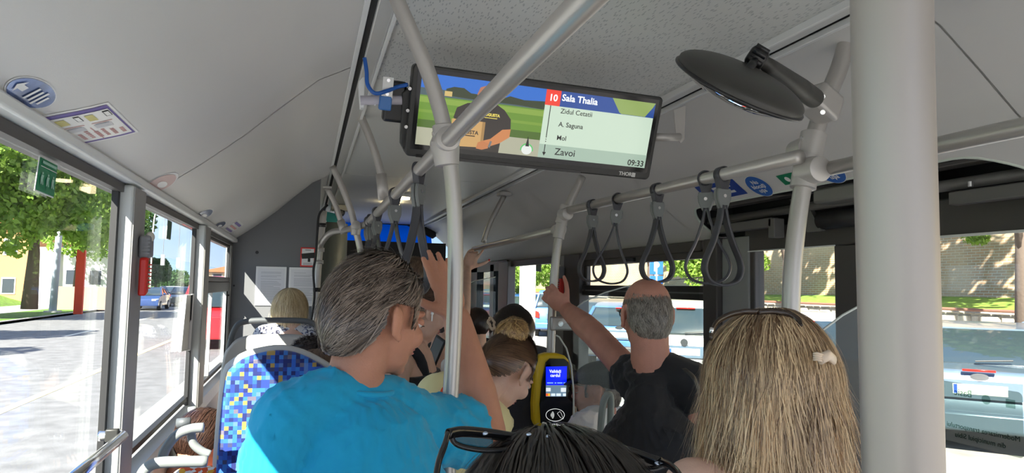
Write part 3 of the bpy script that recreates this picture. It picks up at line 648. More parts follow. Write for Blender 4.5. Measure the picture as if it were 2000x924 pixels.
for v in (.07, .13, .175): obj('side_bolt', MB().cyl(MSp(-Wt/2-.004, Ht/2-v, -.006), MSp(-Wt/2-.004, Ht/2-v, .006), .005, 8), STEEL, tv)
aL = atY(704, 196, 1.93); aR = MSp(-Wt/2-.02, Ht/2-.105, -.02)
obj('left_arm', MB().cyl(aL, aR, .013, 20), mat('lilac_grey_paint', (.48, .46, .52), .4), tv, smooth=True)
obj('left_bracket', MB().prism([atY(700, 160, 1.93), atY(708, 150, 1.93), atY(713, 150, 1.93), atY(711, 210, 1.93), atY(704, 210, 1.93)], (0, .03, 0)), TRIM, tv, bevel=.002)
obj('cable_tie', MB().cyl(atY(733, 196, 1.93), atY(736, 197, 1.93), .0145, 16), WHITE, tv)
aR2 = atY(1328, 268, 1.93); obj('right_arm', MB().cyl(MSp(Wt/2-.005, Ht/2-.125, -.02), aR2, .0125, 20), ALUD, tv, smooth=True)
obj('right_bracket', MB().prism([atY(1316, 215, 1.93), atY(1340, 205, 1.93), atY(1337, 272, 1.93), atY(1330, 280, 1.93), atY(1321, 270, 1.93)], (0, .004, 0)), ALUD, tv, bevel=.001)
obj('latch', MB().box(MSp(-.10, -Ht/2+.004, .0), (.5, .006, .008), Mt.to_3x3()), BLACK, tv)
tag(obj('blue_cable', MB().ring(catmull([atY(712, 113, 1.88), atY(716, 140, 1.88), atY(718, 165, 1.88), atY(732, 182, 1.88), atY(755, 178, 1.88), atY(776, 170, 1.9), MSp(-Wt/2-.01, Ht/2-.06, 0)], 6), .0055, 10), mat('blue_cable', (.01, .10, .42), .35), None, smooth=True), 'blue cable looping from the left ceiling trim to the screen', 'cable')
# ------------------------------------------------------------------ round mirror seen from behind
Ym = 1.22
mc_ = atY(1447, 163, Ym); rgt, upv, fwd = Vector(CM.T[0]), Vector(CM.T[1]), Vector(CM.T[2])
wdm = (mc_-Vector(EYE)).dot(fwd); tocam = (Vector(EYE)-mc_).normalized(); rad = 145*wdm/FPX
lng = rgt*.875-upv*.485; mnr = rgt*.485+upv*.875; mnr = (mnr-tocam*mnr.dot(tocam)).normalized(); nrm = (mnr*.985+tocam*.16).normalized(); lng = (lng-nrm*lng.dot(nrm)).normalized()
Mm = Matrix.Identity(4); oy = nrm.cross(lng)
for i in range(3): Mm[i][0] = lng[i]; Mm[i][1] = oy[i]; Mm[i][2] = nrm[i]; Mm[i][3] = mc_[i]
mir = thing('interior_mirror', 'dark round convex mirror seen from behind, clamped to the right pole', 'mirror', mc_)
rad *= .91
prof = [(rad, -.010), (rad, -.004)] + [(rad*math.cos(a), .036*math.sin(a)) for a in [PI/2*i/12 for i in range(1, 12)]] + [(.0005, .036)]
obj('back_shell', MB().lathe(prof, Mm, 48), mat('mirror_back', (.035, .034, .03), .42), mir, smooth=True)
obj('rim', MB().ring([Mm @ Vector((rad*math.cos(2*PI*i/60), rad*math.sin(2*PI*i/60), -.008)) for i in range(60)], .004, 8, closed=True), BLACK, mir, smooth=True)
obj('mirror_glass', MB().lathe([(rad-.003, -.010), (rad*.7, -.028), (rad*.35, -.038), (.0005, -.042)], Mm, 48), mat('mirror_silver', (.8, .8, .8), .03, 1), mir, smooth=True)
kb = Mm @ Vector((.02, 0, .052)); kn = atY(1478, 113, Ym+.02)
obj('ball_stem', MB().cyl(mc_+nrm*.03, kn, .009, 14), BLACK, mir, smooth=True)
ax_ = (rgt*.8-upv*.55-fwd*.15).normalized()
knob = MB().ring([kn-ax_*.020, kn-ax_*.016, kn+ax_*.0, kn+ax_*.016, kn+ax_*.02], [.014, .021, .0235, .021, .015], 10)
for i in range(8):
    a = 2*PI*i/8; s1 = ax_.orthogonal().normalized(); s2 = ax_.cross(s1); c_ = kn+s1*.022*math.cos(a)+s2*.022*math.sin(a)
    knob.ring([c_-ax_*.015, c_+ax_*.015], .006, 8)
obj('clamp_knob', knob, BLACK, mir, smooth=True)
am0, am1 = kn+ax_*.01, atY(1590, 192, 1.42)
obj('arm', MB().ring([am0, am0.lerp(am1, .15), am0.lerp(am1, .7), am1], [.013, .017, .024, .024], 24), mat('mirror_back', (.035, .034, .03), .42), mir, smooth=True)
bkq = atY(1604, 203, 1.46); mc2 = obj('pole_clamp', MB().box(bkq, (.085, .07, .075), Euler((0, .45, .2)).to_matrix()), ALUD, mir, bevel=.012)
for dz in (-.016, .018): obj('screw', MB().cyl(atY(1607, 203+dz*900, 1.415), atY(1607, 203+dz*900, 1.425), .006, 12), STEEL, mc2)
# ------------------------------------------------------------------ card validator
Yv = 2.9; a, b_, c, d = atY(1058, 690, Yv), atY(1108, 692, Yv), atY(1043, 840, Yv), atY(1117, 843, Yv)
vc = (a+b_+c+d)/4; vr = thing('card_validator', 'yellow and black card validator with a blue screen, mounted on the middle pole', 'validator', vc)
outl = [(1050, 702), (1056, 694), (1070, 690), (1092, 691), (1104, 695), (1112, 704), (1117, 730), (1121, 780), (1119, 832), (1113, 838), (1098, 843), (1065, 840), (1048, 834), (1043, 822), (1042, 790), (1046, 740)]
yl = mat('yellow_plastic', (.75, .50, .01), .35)
op = [atY(x, y, Yv) for x, y in outl]
obj('yellow_case', MB().prism(op, (-.0, .055, 0)), yl, vr, bevel=.010)
inn = [vc+(p-vc)*.97+Vector((.006, -.006, 0)) for p in [atY(x, y, Yv) for x, y in [(1062, 706), (1070, 698), (1100, 699), (1108, 706), (1113, 740), (1117, 785), (1115, 828), (1108, 836), (1090, 839), (1064, 836), (1052, 828), (1050, 790), (1054, 745)]]]
obj('front_panel', MB().prism(inn, (0, .01, 0)), mat('gloss_black', (.006, .006, .007), .12), vr, bevel=.002)
def vq(name, pts, m, n=.0085, par=None): return obj(name, MB().poly([atY(x, y, Yv)+Vector((0, -n, 0)) for x, y in pts]), m, par or vr)
vs = vq('blue_screen', [(1065, 716), (1106, 715), (1105, 752), (1065, 752)], mat('lit_blue', (.01, .01, .3), .2, emit=(.0, .01, .85), es=.9))
vq('grey_screen', [(1065, 752), (1105, 752), (1104, 774), (1065, 774)], mat('lit_greyblue', (.1, .15, .2), .2, emit=(.12, .20, .28), es=.6))
for pts, cl_ in (([(1065, 757), (1074, 757), (1074, 764), (1065, 764)], (.6, .65, .68)), ([(1094, 757), (1104, 757), (1104, 765), (1094, 765)], (.6, .65, .68)), ([(1065, 768), (1069, 768), (1069, 773), (1065, 773)], (.8, .1, .02)), ([(1069, 768), (1073, 768), (1073, 773), (1069, 773)], (.8, .4, .02)), ([(1075, 768), (1083, 768), (1083, 773), (1075, 773)], (.6, .7, .8)), ([(1085, 768), (1094, 768), (1094, 773), (1085, 773)], (.6, .7, .8)), ([(1098, 768), (1104, 768), (1104, 773), (1098, 773)], (.6, .7, .8))):
    vq('screen_icon', pts, scr(cl_), .0095, vs)
Mv = Matrix.Identity(4)
for i, cc_ in enumerate(((1, 0, 0), (0, 0, 1), (0, -1, 0))):
    for j in range(3): Mv[j][i] = cc_[j]
def vtext(s, px, py, size, m, **k):
    p_ = atY(px, py, Yv); M_ = Mv.copy(); M_[0][3], M_[1][3], M_[2][3] = p_.x, p_.y-.0098, p_.z
    return text('lettering', s, size, M_ @ Matrix.Rotation(-.03, 4, 'Z'), m, vs, 'CENTER', **k)
vtext('Validați', 1083, 725, .0185, scr((.8, .85, 1)), bold=.0003); vtext('cardul', 1083, 733, .0185, scr((.8, .85, 1)), bold=.0003)
for x0_, x1_ in ((1067, 1079), (1082, 1085), (1087, 1097), (1099, 1104)): vq('tiny_line', [(x0_, 746.5), (x1_, 746.5), (x1_, 748.5), (x0_, 748.5)], scr((.2, .4, .9)), .0095, vs)
vtext('VALIDAȚI QR AICI', 1082, 829, .0105, whl, bold=.0003)
rg = [atY(1083+18*math.cos(t), 810+12*math.sin(t), Yv)+Vector((0, -.009, 0)) for t in [2*PI*i/36 for i in range(36)]]
obj('symbol_ring', MB().ring(rg, .0008, 6, closed=True), whl, vr)
for k_ in range(4):
    r_ = 3+2.6*k_; obj('wave_arc', MB().ring([atY(1072+r_*math.cos(t)*.7+1, 810+r_*math.sin(t)*.8, Yv)+Vector((0, -.009, 0)) for t in [(-.9+1.8*i/8) for i in range(9)]], .0007, 6), whl, vr)
obj('hand_symbol', MB().ring([atY(x, y, Yv)+Vector((0, -.009, 0)) for x, y in ((1087, 807), (1092, 803), (1095, 807), (1099, 818), (1093, 815), (1090, 811), (1087, 807))], .0005, 6), whl, vr)
vq('green_arrow', [(1078, 833), (1087, 833), (1082, 838)], scr((.3, .55, .05)), .0095); vq('green_arrow', [(1081, 829.5), (1084, 829.5), (1084, 833), (1081, 833)], scr((.3, .55, .05)), .0094)
obj('pole_mount', MB().bb(vc.x-.03, vc.x+.03, Yv+.05, 3.0, vc.z-.06, vc.z+.08), BLACKM, vr, bevel=.006)
# ------------------------------------------------------------------ emergency hammers
def hammer(px, py, X, label, s=1.0, side=-1):
    p = atX(px, py, X) if side < 0 else atX(px, py, X)
    t = thing('emergency_hammer', label, 'hammer', p); d = -side
    M = Matrix.Translation(p) @ Matrix.Diagonal((d*s, s, s, 1))
    obj('holder', MB().prism([M @ Vector(q) for q in ((.0, -.035, .11), (.0, .035, .11), (.0, .04, .02), (.0, -.03, .015))], M.to_3x3() @ Vector((.045, 0, 0))), mat('holder_grey', (.24, .24, .25), .5), t, bevel=.006)
    mbr = MB()
    for k in range(5): mbr.box(M @ Vector((.03, -.034, .035+.015*k)), (.03*s, .008*s, .006*s))
    obj('ribs', mbr, mat('holder_grey', (.24, .24, .25), .5), t)
    obj('handle', MB().prism([M @ Vector(q) for q in ((.008, -.045, .015), (.008, -.02, .022), (.008, .005, -.125), (.008, -.045, -.14))], M.to_3x3() @ Vector((.032, 0, 0))).prism([M @ Vector(q) for q in ((.012, -.03, .01), (.012, .00, .0), (.012, .045, .085), (.012, .02, .11))], M.to_3x3() @ Vector((.026, 0, 0))), RED, t, bevel=.005)
    gr = MB()
    for k in range(7): gr.box(M @ Vector((.044, -.005-.002*k, -.01-.016*k)), (.008*s, .03*s, .006*s))
    obj('grip_ribs', gr, RED, t, bevel=.001)
    obj('pivot', MB().ell(M @ Vector((.035, .0, .105)), (.018*s, .022*s, .022*s)), mat('pivot_cream', (.62, .58, .50), .5), t, smooth=True)
    return t
hammer(272, 512, XL+.036, 'red emergency hammer in a grey holder on the first left window pillar', .62)
hammer(1100, 549, XR-.05, 'small red and black emergency hammer on the right pillar behind the middle pole', 1.0, 1)
# ------------------------------------------------------------------ stickers on the ceiling coves: built on the curved cove surface
def hit_cove(side, px, py):
    d = _ray(px, py); best = None; lo = None
    for i in range(400):
        s = i/399; q, z = cove(s); x = (TL_-.02)+(XL-TL_+.02)*q if side < 0 else (TR_+.02)+(XR-TR_-.02)*q
        y = d[1]*(z-1.6)/d[2]; xx = d[0]*(z-1.6)/d[2]
        if best is None or abs(xx-x) < best[0]: best = (abs(xx-x), Vector((x, y, z)), s)
    return best[1], best[2]
def cquad(side, ys, ss, n=.005, k=8):
    """patch on the cove between y0..y1 and s0..s1"""
    rows = []
    for i in range(k+1):
        s = ss[0]+(ss[1]-ss[0])*i/k; row = []
        for y in ys:
            p = cov_pt(side, y, s); a = cov_pt(side, y, min(1, s+.02)); b_ = cov_pt(side, y, max(0, s-.02)); tt = (a-b_).normalized()
            nn = Vector((0, 1, 0)).cross(tt); nn = nn if nn.z < 0 else -nn; row.append(p+nn*n)
        rows.append(row)
    return MB().grid(rows)
def cpoly(side, pts, n=.006):
    out = []
    for y, s in pts:
        p = cov_pt(side, y, s); tt = (cov_pt(side, y, min(1, s+.02))-cov_pt(side, y, max(0, s-.02))).normalized(); nn = Vector((0, 1, 0)).cross(tt); nn = nn if nn.z < 0 else -nn
        out.append(p+nn*n)
    return MB().poly(out)
def cell(side, yc_, sc, ry, rs, n=.006, k=36):
    mb = MB(); c = cpoly(side, [(yc_, sc), (yc_, sc), (yc_, sc)], n).v[0]; rim = [cpoly(side, [(yc_+ry*math.cos(2*PI*i/k), sc+rs*math.sin(2*PI*i/k))]*3, n).v[0] for i in range(k)]
    return mb.add([c]+rim, [(0, 1+i, 1+(i+1) % k) for i in range(k)])
SILV = mat('silvered_blue_film', (.13, .20, .42), .18, .45, var=.5, vscale=14)
PURP = mat('purple_print', (.16, .12, .36), .5); PINK = mat('pale_red_print', (.62, .30, .28), .5); YELP = mat('yellow_print', (.66, .60, .22), .5); STKW = mat('sticker_white', (.80, .80, .79), .3)
# oval arrow sticker
p_, s_ = hit_cove(-1, 60, 178); pa_, sa_ = hit_cove(-1, 143, 170); pb_, sb_ = hit_cove(-1, 70, 155); pc_, sc_ = hit_cove(-1, 50, 203)
ryo = abs(pa_.y-p_.y)*1.15; rso = abs(sb_-sc_)/2*1.25
so = thing('ceiling_sticker', 'blue oval sticker with a white arrow on the left ceiling panel, nearest the camera', 'sticker', p_, None)
obj('film_edge', cell(-1, p_.y, s_, ryo*1.06, rso*1.08, .004), STKW, so); obj('film', cell(-1, p_.y, s_, ryo, rso, .005), SILV, so)
ar = [(-.55, 0), (-.30, .55), (-.30, .22), (.0, .22), (.0, -.22), (-.30, -.22), (-.30, -.55)]
obj('arrow', cpoly(-1, [(p_.y-.25*ryo+a*ryo*.8-.15*ryo, s_+b_*rso*.9) for a, b_ in ar], .0065), STKW, so)
tl = MB()
for k, (u, h) in enumerate(((-.12, .55), (.10, .5), (.30, .62), (.50, .4))):
    q = cquad(-1, (p_.y+u*ryo, p_.y+(u+.1)*ryo), (s_-h*rso, s_+h*rso*.9), .0065); tl.add(q.v, q.f)
obj('text_lines', tl, STKW, so)
# rectangular purple bordered sticker
cs = [hit_cove(-1, *q) for q in ((45, 228), (208, 196), (270, 255), (140, 283))]
ya, yb = (cs[0][0].y+cs[3][0].y)/2, (cs[1][0].y+cs[2][0].y)/2
ya, yb = cs[0][0].y, cs[2][0].y
s0_, s1_ = (cs[1][1]+cs[0][1])/2, (cs[2][1]+cs[3][1])/2
ycen = [c_[0].y for c_ in cs]; scen = [c_[1] for c_ in cs]
def bil(u, v):   # u along first edge (0..1), v across
    y = (ycen[0]*(1-u)+ycen[1]*u)*(1-v)+(ycen[3]*(1-u)+ycen[2]*u)*v; s = (scen[0]*(1-u)+scen[1]*u)*(1-v)+(scen[3]*(1-u)+scen[2]*u)*v; return (y, s)
def bq(u0, u1, v0, v1, n): 
    K = 5; mb = MB(); rows = [[cpoly(-1, [bil(u0+(u1-u0)*i/K, v0+(v1-v0)*j/K)]*3, n).v[0] for i in range(K+1)] for j in range(K+1)]
    return mb.grid(rows)
sr = thing('ceiling_sticker', 'white sticker with purple border, red writing and yellow door diagrams on the left ceiling', 'sticker', cs[0][0])
obj('paper', bq(0, 1, 0, 1, .004), STKW, sr); obj('purple_border', bq(.04, .96, .04, .96, .0048), PURP, sr); obj('inner_paper', bq(.09, .93, .12, .90, .0056), STKW, sr)
for u in (.20, .58):
    obj('yellow_block', bq(u+.02, u+.14, .17, .33, .0064), YELP, sr); obj('door_outline', bq(u+.26, u+.34, .15, .29, .0064), INK, sr); obj('door_fill', bq(u+.27, u+.33, .165, .275, .007), STKW, sr)
    obj('figure_drawing', bq(u, u+.28, .40, .415, .0064), PINK, sr); obj('figure_drawing', bq(u+.03, u+.22, .44, .46, .0064), mat('faint_print', (.45, .45, .48), .6), sr); obj('figure_panel', bq(u+.0, u+.24, .46, .56, .0062), mat('pale_grey_print', (.62, .62, .63), .5), sr)
for k in range(7):
    u = .14+.115*k; wv = [.24, .2, .26, .2, .24, .2, .16][k]
    ROWN = 5
    for j in range(ROWN): obj('red_writing', bq(u, u+.055 if k != 3 else u+.065, .84-wv*(j+1)/ROWN*1.0, .84-wv*(j+1)/ROWN+wv/ROWN*.62, .0064), PINK, sr)
obj('red_bar', bq(.50, .515, .5, .9, .0066), PINK, sr)
def oval(px, py, dx, label, col, stripe=True, ry=None, rs=.06, sc=1.0):
    c_, s = hit_cove(-1, px, py); e_, _s = hit_cove(-1, px+dx, py-dx*.12)
    ry = ry or abs(e_.y-c_.y)*sc; t = thing('ceiling_sticker', label, 'sticker', c_)
    obj('film_edge', cell(-1, c_.y, s, ry*1.08, rs*1.15, .004), STKW, t); obj('film', cell(-1, c_.y, s, ry, rs, .005), col, t)
    obj('inner_mark', cell(-1, c_.y+ry*.15, s, ry*.5, rs*.3, .006), STKW, t)
    return t
oval(313, 356, 34, 'faded red and white oval sticker above the red hammer pillar', mat('faded_red_print', (.60, .42, .40), .4), ry=.085, rs=.085)
oval(396, 419, 20, 'silver and navy oval sticker, first beyond the ceiling joint', mat('navy_film', (.06, .09, .20), .2, .4), ry=.10, rs=.08)
oval(428, 439, 14, 'small navy oval sticker between the silver oval and the far striped one', mat('navy_film', (.06, .09, .20), .2, .4), ry=.09, rs=.06)
for px, py, lab, dy in ((440, 452, 'rectangular red and blue sticker near the bulkhead end of the left ceiling', .13), (472, 471, 'last rectangular orange and blue sticker in the corner by the bulkhead', .10)):
    c_, s = hit_cove(-1, px, py); t = thing('ceiling_sticker', lab, 'sticker', c_)
    s = min(s, .86); obj('paper', cquad(-1, (c_.y-dy*1.2, c_.y+dy*1.2), (s-.09, s+.09), .004), STKW, t)
    for k in range(3): obj('printed_bar', cquad(-1, (c_.y-dy, c_.y+dy), (s-.07+.05*k, s-.045+.05*k), .005), PINK if k == 1 else PURP, t)
# right cove stickers
def blob_text(side, s, yc_, sc, size, t, m=STKW):
    p = cov_pt(side, yc_, sc); a = cov_pt(side, yc_, sc+.06); tt = (a-p).normalized()   # down the cove
    u = Vector((0, -1, 0)); v = -tt; n_ = u.cross(v).normalized(); n_ = n_ if n_.z < 0 else -n_
    Mx = Matrix.Identity(4); o_ = p+n_*.007
    for i in range(3): Mx[i][0] = u[i]; Mx[i][1] = v[i]; Mx[i][2] = n_[i]; Mx[i][3] = o_[i]
    return text('lettering', s, size, Mx, m, t, 'CENTER', bold=.0006, ext=.0002)
def cove_disc(px, py, rpx, label, words, r=None):
    c_, s = hit_cove(1, px, py); r = r or .06; t = thing('ceiling_sticker', label, 'sticker', c_)
    sl_ = (cov_pt(1, c_.y, min(1, s+.01))-cov_pt(1, c_.y, s)).length/.01
    obj('film_edge', cell(1, c_.y, s, r*1.05, r*1.05/sl_, .005), STKW, t); obj('film', cell(1, c_.y, s, r, r/sl_, .006), BLUE, t)
    for k, wd_ in enumerate(words): blob_text(1, wd_, c_.y, s+(k-1)*.42*r/sl_, r*.50, t)
    return t
cove_disc(1484, 362, 36, 'round blue sticker with white writing beside the hanging straps', ['Nu', 'blocați', 'ușa'], .058)
cove_disc(1623, 334, 36, 'round blue sticker partly behind the near right rail', ['Nu', 'blocați', 'ușa'], .055)
c_, s = hit_cove(1, 1418, 372); t = thing('ceiling_sticker', 'rectangular blue sticker behind the close pair of hanging straps', 'sticker', c_)
y0_, y1_ = hit_cove(1, 1466, 380)[0].y, hit_cove(1, 1365, 372)[0].y
obj('film', cquad(1, (y0_, y1_), (SOP-.17, SOP-.03), .005), mat('royal_blue_print', (.02, .06, .32), .4), t)
for k in range(3): obj('text_line', cquad(1, (y0_+.05, y1_-.04-.06*k), (SOP-.15+.04*k, SOP-.135+.04*k), .006), STKW, t)
c_, s = hit_cove(1, 1541, 348); t = thing('ceiling_sticker', 'small green sticker left of the mirror pole clamp', 'sticker', c_)
obj('film', cquad(1, (c_.y-.05, c_.y+.04), (s-.03, s+.03), .005), GREEN, t)
obj('symbol', cell(1, c_.y, s, .012, .015, .006), STKW, t)
# green escape stickers on window glass
def wsticker(pts, X, label, m, th=.001, name='window_sticker'):
    t = thing(name, label, 'sticker', atX(*pts[0], X))
    P_ = [atX(a, b_, X) for a, b_ in pts]; c_ = sum(P_, Vector())/len(P_)
    obj('film_edge', MB().prism(P_, (.001, 0, 0)), STKW, t)
    obj('film', MB().prism([c_+(p-c_)*.93+Vector((.0015 if X < 0 else -.0015, 0, 0)) for p in P_], (.001 if X < 0 else -.001, 0, 0)), m, t)
    return t, P_, c_
XG = XL-.004
t, P_, c_ = wsticker([(76, 304), (111, 322), (103, 387), (66, 372)], XG, 'green emergency exit sticker at the top of the nearest left window', GREEN)
def inP(u, v): return (P_[3]*(1-u)+P_[2]*u)*(1-v)+(P_[0]*(1-u)+P_[1]*u)*v+Vector((.004, 0, 0))
PG = mat('pale_green_print', (.35, .60, .48), .4)
obj('divider_line', MB().poly([inP(.05, .72), inP(.95, .72), inP(.95, .74), inP(.05, .74)]), STKW, t)
obj('text_line', MB().poly([inP(.12, .82), inP(.88, .82), inP(.88, .90), inP(.12, .90)]), PG, t)
for u in (.2, .5, .78):
    obj('figure_head', MB().poly([inP(u-.03, .52), inP(u+.03, .52), inP(u+.03, .58), inP(u-.03, .58)]), PG, t)
    obj('figure_body', MB().poly([inP(u-.06, .22), inP(u-.01, .24), inP(u, .33), inP(u+.04, .22), inP(u+.09, .24), inP(u+.04, .38), inP(u+.07, .5), inP(u-.05, .5), inP(u-.08, .4)]), PG, t)
wsticker([(327, 429), (335, 433), (332, 469), (324, 466)], XG, 'narrow green sticker at the top of the second left window', mat('dark_green_sticker', (.02, .10, .06), .4))
wsticker([(1047, 511), (1057, 512), (1057, 531), (1047, 530)], XR+.035, 'small dark green sticker on the far right window', mat('dark_green_sticker', (.02, .10, .06), .4))
# translucent sticker on the right door, printed to be read from outside
Xs = DX-.006
sp = [(1800, 742), (1960, 757), (1995, 762), (2040, 768), (2040, 885), (1990, 872), (1800, 866)]
t = thing('door_sticker', 'large grey-green translucent sticker with mirrored writing on the lower right door glass', 'sticker', atX(1900, 800, Xs))
y_a, y_b = atX(1998, 800, Xs).y, atX(1815, 800, Xs).y
z_a, z_b = atX(1900, 872, Xs).z, atX(1900, 752, Xs).z
rp_ = rr(y_b-y_a, z_b-z_a, .015); ctr_ = Vector((Xs, (y_a+y_b)/2, (z_a+z_b)/2))
obj('film', MB().poly([ctr_+Vector((0, a, b_)) for a, b_ in rp_]), glassmat('green_film', (.42, .50, .44), .5, haze=.25), t)
GP = glassmat('print_tint', (.45, .55, .50), .2)
Mst = Matrix.Identity(4)
for i, v_ in enumerate(((0, -1, 0), (0, 0, 1), (-1, 0, 0))):
    for j in range(3): Mst[j][i] = v_[j]
def st(s, y, z, size): M_ = Mst.copy(); M_[0][3] = Xs-.002; M_[1][3] = y; M_[2][3] = z; text('lettering', s, size, M_, GP, t, 'CENTER', mirror=True)
H_ = z_b-z_a; st('Modernizarea transportului public', ctr_.y, z_a+H_*.28, .021); st('din municipiul Sibiu', ctr_.y-.02, z_a+H_*.13, .021)
st('Basic', ctr_.y+.03, z_a+H_*.84, .03)
obj('round_emblem', MB().poly([Vector((Xs-.002, ctr_.y-.045+.014*math.cos(a), z_a+H_*.80+.014*math.sin(a))) for a in [2*PI*i/24 for i in range(24)]]), GP, t)
obj('square_emblem', MB().poly([Vector((Xs-.002, y_a+.02+a, z_a+H_*.80+b_)) for a, b_ in ((0, -.012), (.028, -.012), (.028, .012), (0, .012))]), GP, t)
# leaflet holder edge-on by the second pillar
lhp = [(357, 578), (371, 575), (364, 683), (346, 686)]
t = thing('leaflet_holder', 'thin white leaflet holder seen edge-on against the second left window', 'holder', atX(346, 686, XL+.0))
L4 = [atX(a, b_, XL-.01) for a, b_ in lhp]
obj('back_board', MB().prism(L4, (.006, 0, 0)), mat('holder_white', (.75, .74, .70), .4), t, bevel=.001)
obj('rim', MB().ring([p+Vector((.010, 0, 0)) for p in L4], .006, 8, closed=True), WHITE, t)
# ------------------------------------------------------------------ seats
fab = mat('mosaic_seat_fabric', (.05, .12, .5), .85)
t_, N, Lk, b = nodes_of(fab)
tcn = N.new('ShaderNodeTexCoord'); mp_ = N.new('ShaderNodeMapping'); mp_.inputs['Scale'].default_value = (85, 0, 85)
fl = N.new('ShaderNodeVectorMath'); fl.operation = 'FLOOR'; wn = N.new('ShaderNodeTexWhiteNoise'); wn.noise_dimensions = '3D'; cr_ = N.new('ShaderNodeValToRGB'); cr_.color_ramp.interpolation = 'CONSTANT'
cols = [(0, (.008, .02, .16)), (.22, (.015, .05, .33)), (.42, (.02, .12, .55)), (.62, (.03, .19, .62)), (.76, (.10, .22, .55)), (.84, (.05, .06, .16)), (.89, (.50, .33, .08)), (.95, (.16, .14, .20))]
while len(cr_.color_ramp.elements) < len(cols): cr_.color_ramp.elements.new(.5)
for e_, (p_0, c0) in zip(cr_.color_ramp.elements, cols): e_.position = p_0; e_.color = (*c0, 1)
Lk.new(tcn.outputs['Object'], mp_.inputs[0]); Lk.new(mp_.outputs[0], fl.inputs[0]); Lk.new(fl.outputs[0], wn.inputs[0]); Lk.new(wn.outputs['Value'], cr_.inputs[0])
wv = N.new('ShaderNodeTexWave'); wv.inputs['Scale'].default_value = 130; wv.bands_direction = 'X'; Lk.new(tcn.outputs['Object'], wv.inputs['Vector'])
mxn = N.new('ShaderNodeMixRGB'); mxn.blend_type = 'MULTIPLY'; mxn.inputs[0].default_value = .35; Lk.new(cr_.outputs[0], mxn.inputs[1]); Lk.new(wv.outputs['Color'], mxn.inputs[2]); Lk.new(mxn.outputs[0], b.inputs['Base Color'])
b.inputs['Sheen Weight'].default_value = .3
def seat(x0, x1, y, ztop, zseat, facing, label, fabric=True, handle=True, seat_dep=.42, base=0.0, group=None):
    """facing -1: the fabric side of the back looks at the camera"""
    t = thing('bus_seat', label, 'seat', ((x0+x1)/2, y, base), group); W = x1-x0; xc = (x0+x1)/2
    pts = [(x0+.02, zseat-.05), (x0, zseat+.1), (x0+.01, ztop-.12), (x0+.045, ztop-.035), (x0+.12, ztop-.004), (xc, ztop), (x1-.12, ztop-.03), (x1-.04, ztop-.09), (x1-.005, ztop-.18), (x1, zseat+.1), (x1-.02, zseat-.05)] if fabric == 'near' else \
          [(x0+.02, zseat-.05), (x0, zseat+.1), (x0+.01, ztop-.14), (x0+.04, ztop-.05), (x0+.10, ztop-.01), (xc, ztop), (x1-.10, ztop-.01), (x1-.04, ztop-.05), (x1-.01, ztop-.14), (x1, zseat+.1), (x1-.02, zseat-.05)]
    sm = catmull([Vector((a, y, z)) for a, z in pts], 4)
    obj('back_shell', MB().prism(sm, (0, .045, 0)), SHELL, t, bevel=.012)
    ins = [Vector((xc+(p.x-xc)*.93, p.y, p.z-.012)) for p in sm]
    if facing < 0: obj('back_cushion', MB().prism([p+Vector((0, -.035, 0)) for p in ins], (0, .045, 0)), fab, t, bevel=.016)
    else: obj('back_cushion', MB().prism([p+Vector((0, .035, 0)) for p in ins], (0, .045, 0)), fab, t, bevel=.016)
    d = -1 if facing < 0 else 1
    ya, yb = (y-seat_dep, y) if d < 0 else (y+.04, y+.04+seat_dep)
    obj('seat_cushion', MB().bb(x0+.02, x1-.02, ya, yb, zseat-.05, zseat+.02), fab, t, bevel=.02)
    obj('seat_pan', MB().bb(x0+.01, x1-.01, ya+.01, yb, zseat-.09, zseat-.052), SHELL, t, bevel=.012)
    for xx in (x0+.07, x1-.07): obj('leg', MB().cyl((xx, (ya+yb)/2, base), (xx, (ya+yb)/2, zseat-.085), .018, 14), GREYD, t, smooth=True)
    if handle:
        hp = catmull([Vector((x0+.03, y+.02, ztop-.10)), Vector((x0+.055, y+.02, ztop+.015)), Vector((x0+.10, y+.02, ztop+.055)), Vector((xc, y+.02, ztop+.062)), Vector((x1-.10, y+.02, ztop+.055)), Vector((x1-.055, y+.02, ztop+.01)), Vector((x1-.03, y+.02, ztop-.12))], 6)
        obj('grab_handle', MB().ring(hp, .013, 12), HANDLE, t, smooth=True)
    return t
POD = .30
struct('floor_podium', MB().bb(XL, .02, 1.2, YB, 0, POD), FLOORM, bevel=.01)
nt_ = atY(450, 680, 2.2)
near_seat = seat(atY(418, 800, 2.2).x, atY(418, 800, 2.2).x+.40, 2.2, nt_.z+.004, .78, -1, 'rear-facing bus seat with blue and gold mosaic fabric beside the man in blue', 'near', False, base=POD)
gs = atY(530, 640, 3.35)
seat(atY(428, 700, 3.35).x, atY(645, 700, 3.35).x, 3.35, gs.z-.03, .80, 1, 'pale grey seat back with charcoal top handle in front of the bulkhead', True, True, .40, base=POD)
# window-side seat in the lower left with tubular arms
wl = thing('bus_seat', 'window-side seat in the lower left corner with pale tubular grab loops', 'seat', (-.34, 2.3, POD))
TB = mat('pale_plastic_tube', (.24, .26, .26), .4)
sp_ = [(-.385, 2.62, .78), (-.385, 2.62, 1.02), (-.36, 2.62, 1.10), (-.30, 2.62, 1.13)]
obj('back_shell', MB().bb(-.385, -.27, 2.60, 2.64, .75, 1.06), SHELL, wl, bevel=.012)
obj('seat_cushion', MB().bb(-.385, -.265, 2.64, 3.0, .72, .78), fab, wl, bevel=.012)
obj('grab_loop', MB().ring(catmull([atY(316, 905, 2.05), atY(322, 880, 2.05), atY(345, 850, 2.05), atY(372, 838, 2.05), atY(398, 835, 2.05)], 6), .013, 14), TB, wl, smooth=True)
obj('grab_loop', MB().ring(catmull([atY(372, 838, 2.07), atY(377, 865, 2.07), atY(392, 880, 2.07), atY(410, 888, 2.07)], 6), .011, 14), TB, wl, smooth=True)
